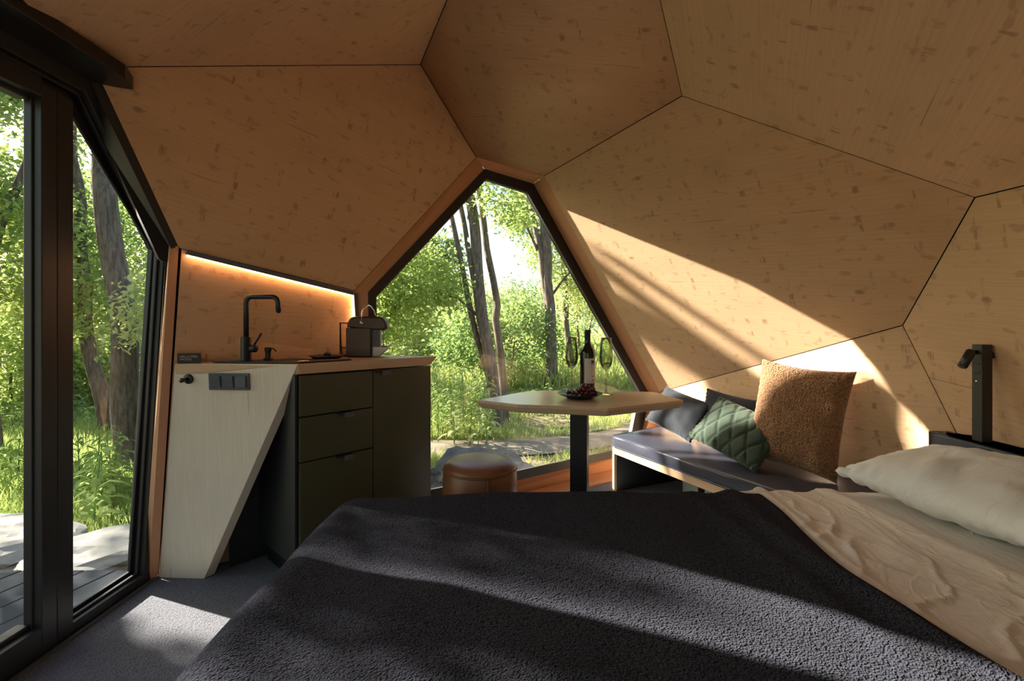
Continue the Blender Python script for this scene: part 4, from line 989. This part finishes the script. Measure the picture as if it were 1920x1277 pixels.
# ---- left, beyond the deck
YL = 4.4
tree('leaning_tree', 'broad grey leaning trunk seen through the narrow door pane',
     [([gp(262, YL), at(250, 880, YL), at(243, 820, YL), at(236, 720, YL), at(228, 600, YL), at(212, 470, YL), at(200, 360, YL), at(188, 250, YL), at(172, 100, YL)], .125, .08)],
     [(at(150, 330, 4.6), (.5, .5, .35), 34, 36, .11, .08, 'leaf1'), (at(262, 590, 4.2), (.12, .2, .25), 16, 24, .07, .07, 'leaf3'), (at(190, 200, 4.6), (1.0, .8, .5), 40, 36, .16, .08, 'leaf1')], 'trees beyond the deck')
tree('crooked_tree', 'dark crooked trunk behind the weeds in the narrow door pane',
     [([gp(224, 5.6), at(212, 900, 5.6), at(200, 800, 5.6), at(176, 700, 5.6), at(160, 600, 5.6), at(150, 480, 5.6), at(140, 300, 5.6), at(126, 60, 5.6)], .10, .05)],
     [(at(170, 560, 5.8), (.6, .6, .5), 60, 40, .15, .09, 'leaf1'), (at(150, 420, 6.0), (.7, .6, .6), 50, 40, .15, .09, 'leaf2')], 'trees beyond the deck')
tree('shaded_tree', 'dark trunk behind the left sliding pane',
     [([gp(4, 4.6), at(-6, 900, 4.6), at(-22, 760, 4.6), at(-50, 600, 4.6), at(-80, 300, 4.6)], .10, .06)],
     [(at(0, 450, 4.9), (.6, .5, .7), 60, 40, .14, .085, 'leaf1'), (at(10, 250, 5.0), (.7, .5, .7), 50, 40, .15, .085, 'leaf2')], 'trees beyond the deck')
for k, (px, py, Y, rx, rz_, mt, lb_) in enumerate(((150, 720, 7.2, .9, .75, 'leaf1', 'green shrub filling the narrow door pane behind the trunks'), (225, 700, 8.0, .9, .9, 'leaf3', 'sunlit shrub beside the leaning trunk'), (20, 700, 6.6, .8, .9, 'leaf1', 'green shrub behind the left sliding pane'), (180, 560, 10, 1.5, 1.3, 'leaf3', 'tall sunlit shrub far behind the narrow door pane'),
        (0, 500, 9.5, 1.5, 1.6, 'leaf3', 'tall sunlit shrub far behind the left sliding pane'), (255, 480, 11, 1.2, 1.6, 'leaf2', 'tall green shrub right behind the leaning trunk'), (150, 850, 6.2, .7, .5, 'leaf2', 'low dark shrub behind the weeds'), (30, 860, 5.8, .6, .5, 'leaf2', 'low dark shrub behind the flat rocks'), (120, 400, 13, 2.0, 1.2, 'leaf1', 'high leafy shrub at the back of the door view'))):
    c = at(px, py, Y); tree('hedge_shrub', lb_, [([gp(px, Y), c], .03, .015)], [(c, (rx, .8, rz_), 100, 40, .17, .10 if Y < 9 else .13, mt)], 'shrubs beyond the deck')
# trees off to the left whose shade dapples the bed
for k, (x, y, r, lb_) in enumerate(((-5.6, 3.3, .10, 'tall trunk off to the left of the deck'), (-7.4, 3.2, .14, 'second tall trunk off to the left of the deck'), (-6.4, 4.9, .09, 'slender trunk off to the left of the deck'))):
    tree('side_tree', lb_, [([Vector((x, y, -.35)), Vector((x + .1, y + .05, 2)), Vector((x + .05, y - .1, 4.5)), Vector((x - .1, y, 7))], r, r * .6)],
         [((x, y, 3.6), (1.5, 1.4, 1.5), 90, 40, .2, .10, 'leaf2')], 'trees beyond the deck')
tree('side_tree', 'slender tree left of the deck with a dense round crown', [([Vector((-5.45, 4.85, -.3)), Vector((-5.4, 4.85, 2)), Vector((-5.39, 4.87, 4.2))], .06, .03)], [((-5.39, 4.87, 3.78), (.9, .9, .62), 190, 46, .13, .09, 'leaf1')], 'trees beyond the deck')
tree('side_tree', 'slender leaning tree left of the deck with its crown over the clearing', [([Vector((-5.3, 4.6, -.3)), Vector((-5.1, 4.8, 2)), Vector((-4.7, 5.3, 4.2))], .05, .03)], [((-4.65, 5.37, 3.9), (.9, .9, .5), 150, 46, .13, .09, 'leaf1')], 'trees beyond the deck')
bush('shade_shrub', 'unseen green shrub added outside the kitchen wall to shade the boulder', [((-2.1, 4.55, .75), (.75, .6, .65), 110, 44, .12, .09, 'leaf2')], 'bushes outside the window', Vector((-2.1, 4.5, -.3)))  # added out of view, only to throw shade on the boulder
for k, (x, y, s_) in enumerate(((-9, 0, 1.6), (-8, -4, 1.8), (-11, 5, 2.0), (-5, -6, 1.6), (0, -8, 1.8), (5, -7, 1.8), (-12, 9, 2.2))):
    tree('back_tree', 'leafy tree on the unseen side of the clearing', [([Vector((x, y, -.4)), Vector((x, y, 2.6 * s_))], .16, .1)], [((x, y, 2.2 * s_), (1.6 * s_, 1.6 * s_, 1.6 * s_), 60, 30, .35, .22, 'leaf2')], 'trees behind the cabin')

# ---- weeds and grass
def weed(x, y, h, nl, ll, label, group, mat='leaf1'):
    z = float(gz(x, y)); w = empty('tall_weed', (x, y, z), rng.uniform(0, 6), label, 'weed', group)
    bm = bmesh.new(); b_ = rng.uniform(-.08, .08, 2); tube(bm, [(0, 0, -.03), (b_[0] * .4, b_[1] * .4, h * .5), (b_[0], b_[1], h)], [.006, .005, .003], 6); finish('stem', bm, M['leaf2'], w, True)
    bm = bmesh.new()
    for k in range(nl):
        t = .2 + .8 * k / nl; a_ = k * 2.4; l = ll * (1 - .45 * t) * rng.uniform(.8, 1.2); p = Vector((b_[0] * t * t, b_[1] * t * t, h * t)); d = Vector((math.cos(a_), math.sin(a_), 0)); s = Vector((-d.y, d.x, 0)) * l * .13
        A_ = [p, p + d * l * .4 + Vector((0, 0, l * .22)), p + d * l * .75 + Vector((0, 0, l * .12)), p + d * l + Vector((0, 0, -l * .08))]
        for (q0, w0), (q1, w1) in zip(zip(A_, (.15, 1, .8, .05)), list(zip(A_, (.15, 1, .8, .05)))[1:]):
            bm.faces.new([bm.verts.new(v) for v in (q0 - s * w0, q1 - s * w1, q1 + s * w1, q0 + s * w0)])
    bmesh.ops.remove_doubles(bm, verts=bm.verts, dist=1e-5)
    tag(finish('leaves', bm, M[mat], w), kind='stuff')
for px, Y, h in ((172, 3.0, .62), (190, 3.25, .50), (205, 3.4, .62), (158, 3.3, .45), (228, 3.5, .42), (182, 3.6, .60), (150, 3.7, .5), (215, 3.8, .5)):
    weed((px - 960) / 907 * Y, Y, h, 22, .20, 'long leaved green weed growing past the deck behind the narrow door pane', 'weeds past the deck')
for px, Y, h in ((20, 3.6, .35), (34, 3.9, .4), (6, 3.8, .35)):
    weed((px - 960) / 907 * Y, Y, h, 18, .18, 'green weed growing past the deck behind the left sliding pane', 'weeds at the left pane')
for k in range(64):
    Y = rng.uniform(5.2, 8.6); px = rng.uniform(800, 922)
    weed((px - 960) / 907 * Y, Y, rng.uniform(.3, .85), 20, .19, 'leafy green weed in the undergrowth left of the grey trees', 'undergrowth weeds', 'leaf1' if k % 2 else 'leaf3')
for k in range(12):
    Y = rng.uniform(6.6, 8.6); px = rng.uniform(950, 1060)
    weed((px - 960) / 907 * Y, Y, rng.uniform(.2, .45), 14, .15, 'leafy green weed growing right of the grey trees', 'weeds by the path')
def grass(name, P, h, mat, w=.006):
    n = len(P); a_ = rng.uniform(0, 6.28, n); d = np.stack([np.cos(a_), np.sin(a_), np.zeros(n)], 1); hh = h * rng.uniform(.5, 1.3, n)[:, None]
    ln_ = rng.normal(size=(n, 3)) * .35; ln_[:, 2] = 1
    V = np.stack([P - d * w, P + d * w, P + ln_ * hh], 1).reshape(-1, 3)
    tag(raw_mesh(name, V, np.arange(3 * n), 3, M[mat]), 'short meadow grass growing over the clearing' if 'meadow' in name else 'tufts of green grass round the deck rocks', 'grass', kind='stuff')
n = 60000; yy = 4.0 + 9 * rng.random(n) ** 1.4; xx = (rng.uniform(690, 1240, n) - 960) / 907 * yy
pth = np.array(pp); dm = np.min(np.stack([np.hypot(xx - px_, yy - py_) for px_, py_ in np.concatenate([pth[:-1] + (pth[1:] - pth[:-1]) * f for f in (0, .25, .5, .75)])]), 0)
pn_ = np.sin(xx * 2.2 + yy) * np.sin(yy * 1.7 - xx) + rng.normal(0, .35, n)
kp = (dm > .42) & ((pn_ > -.25) | (yy > 8)); xx, yy = xx[kp], yy[kp]
grass('meadow_grass', np.stack([xx, yy, gz(xx, yy)], 1), .11, 'grass', .006)
n = 50000; yy = 9 + 22 * rng.random(n); xx = (rng.uniform(690, 1300, n) - 960) / 907 * yy
grass('meadow_grass', np.stack([xx, yy, gz(xx, yy)], 1), .40, 'grass', .02)
n = 22000; yy = 2.6 + 4 * rng.random(n) ** 1.3; xx = (rng.uniform(-60, 330, n) - 960) / 907 * yy
grass('deck_grass', np.stack([xx, yy, gz(xx, yy)], 1), .16, 'leaf1', .006)
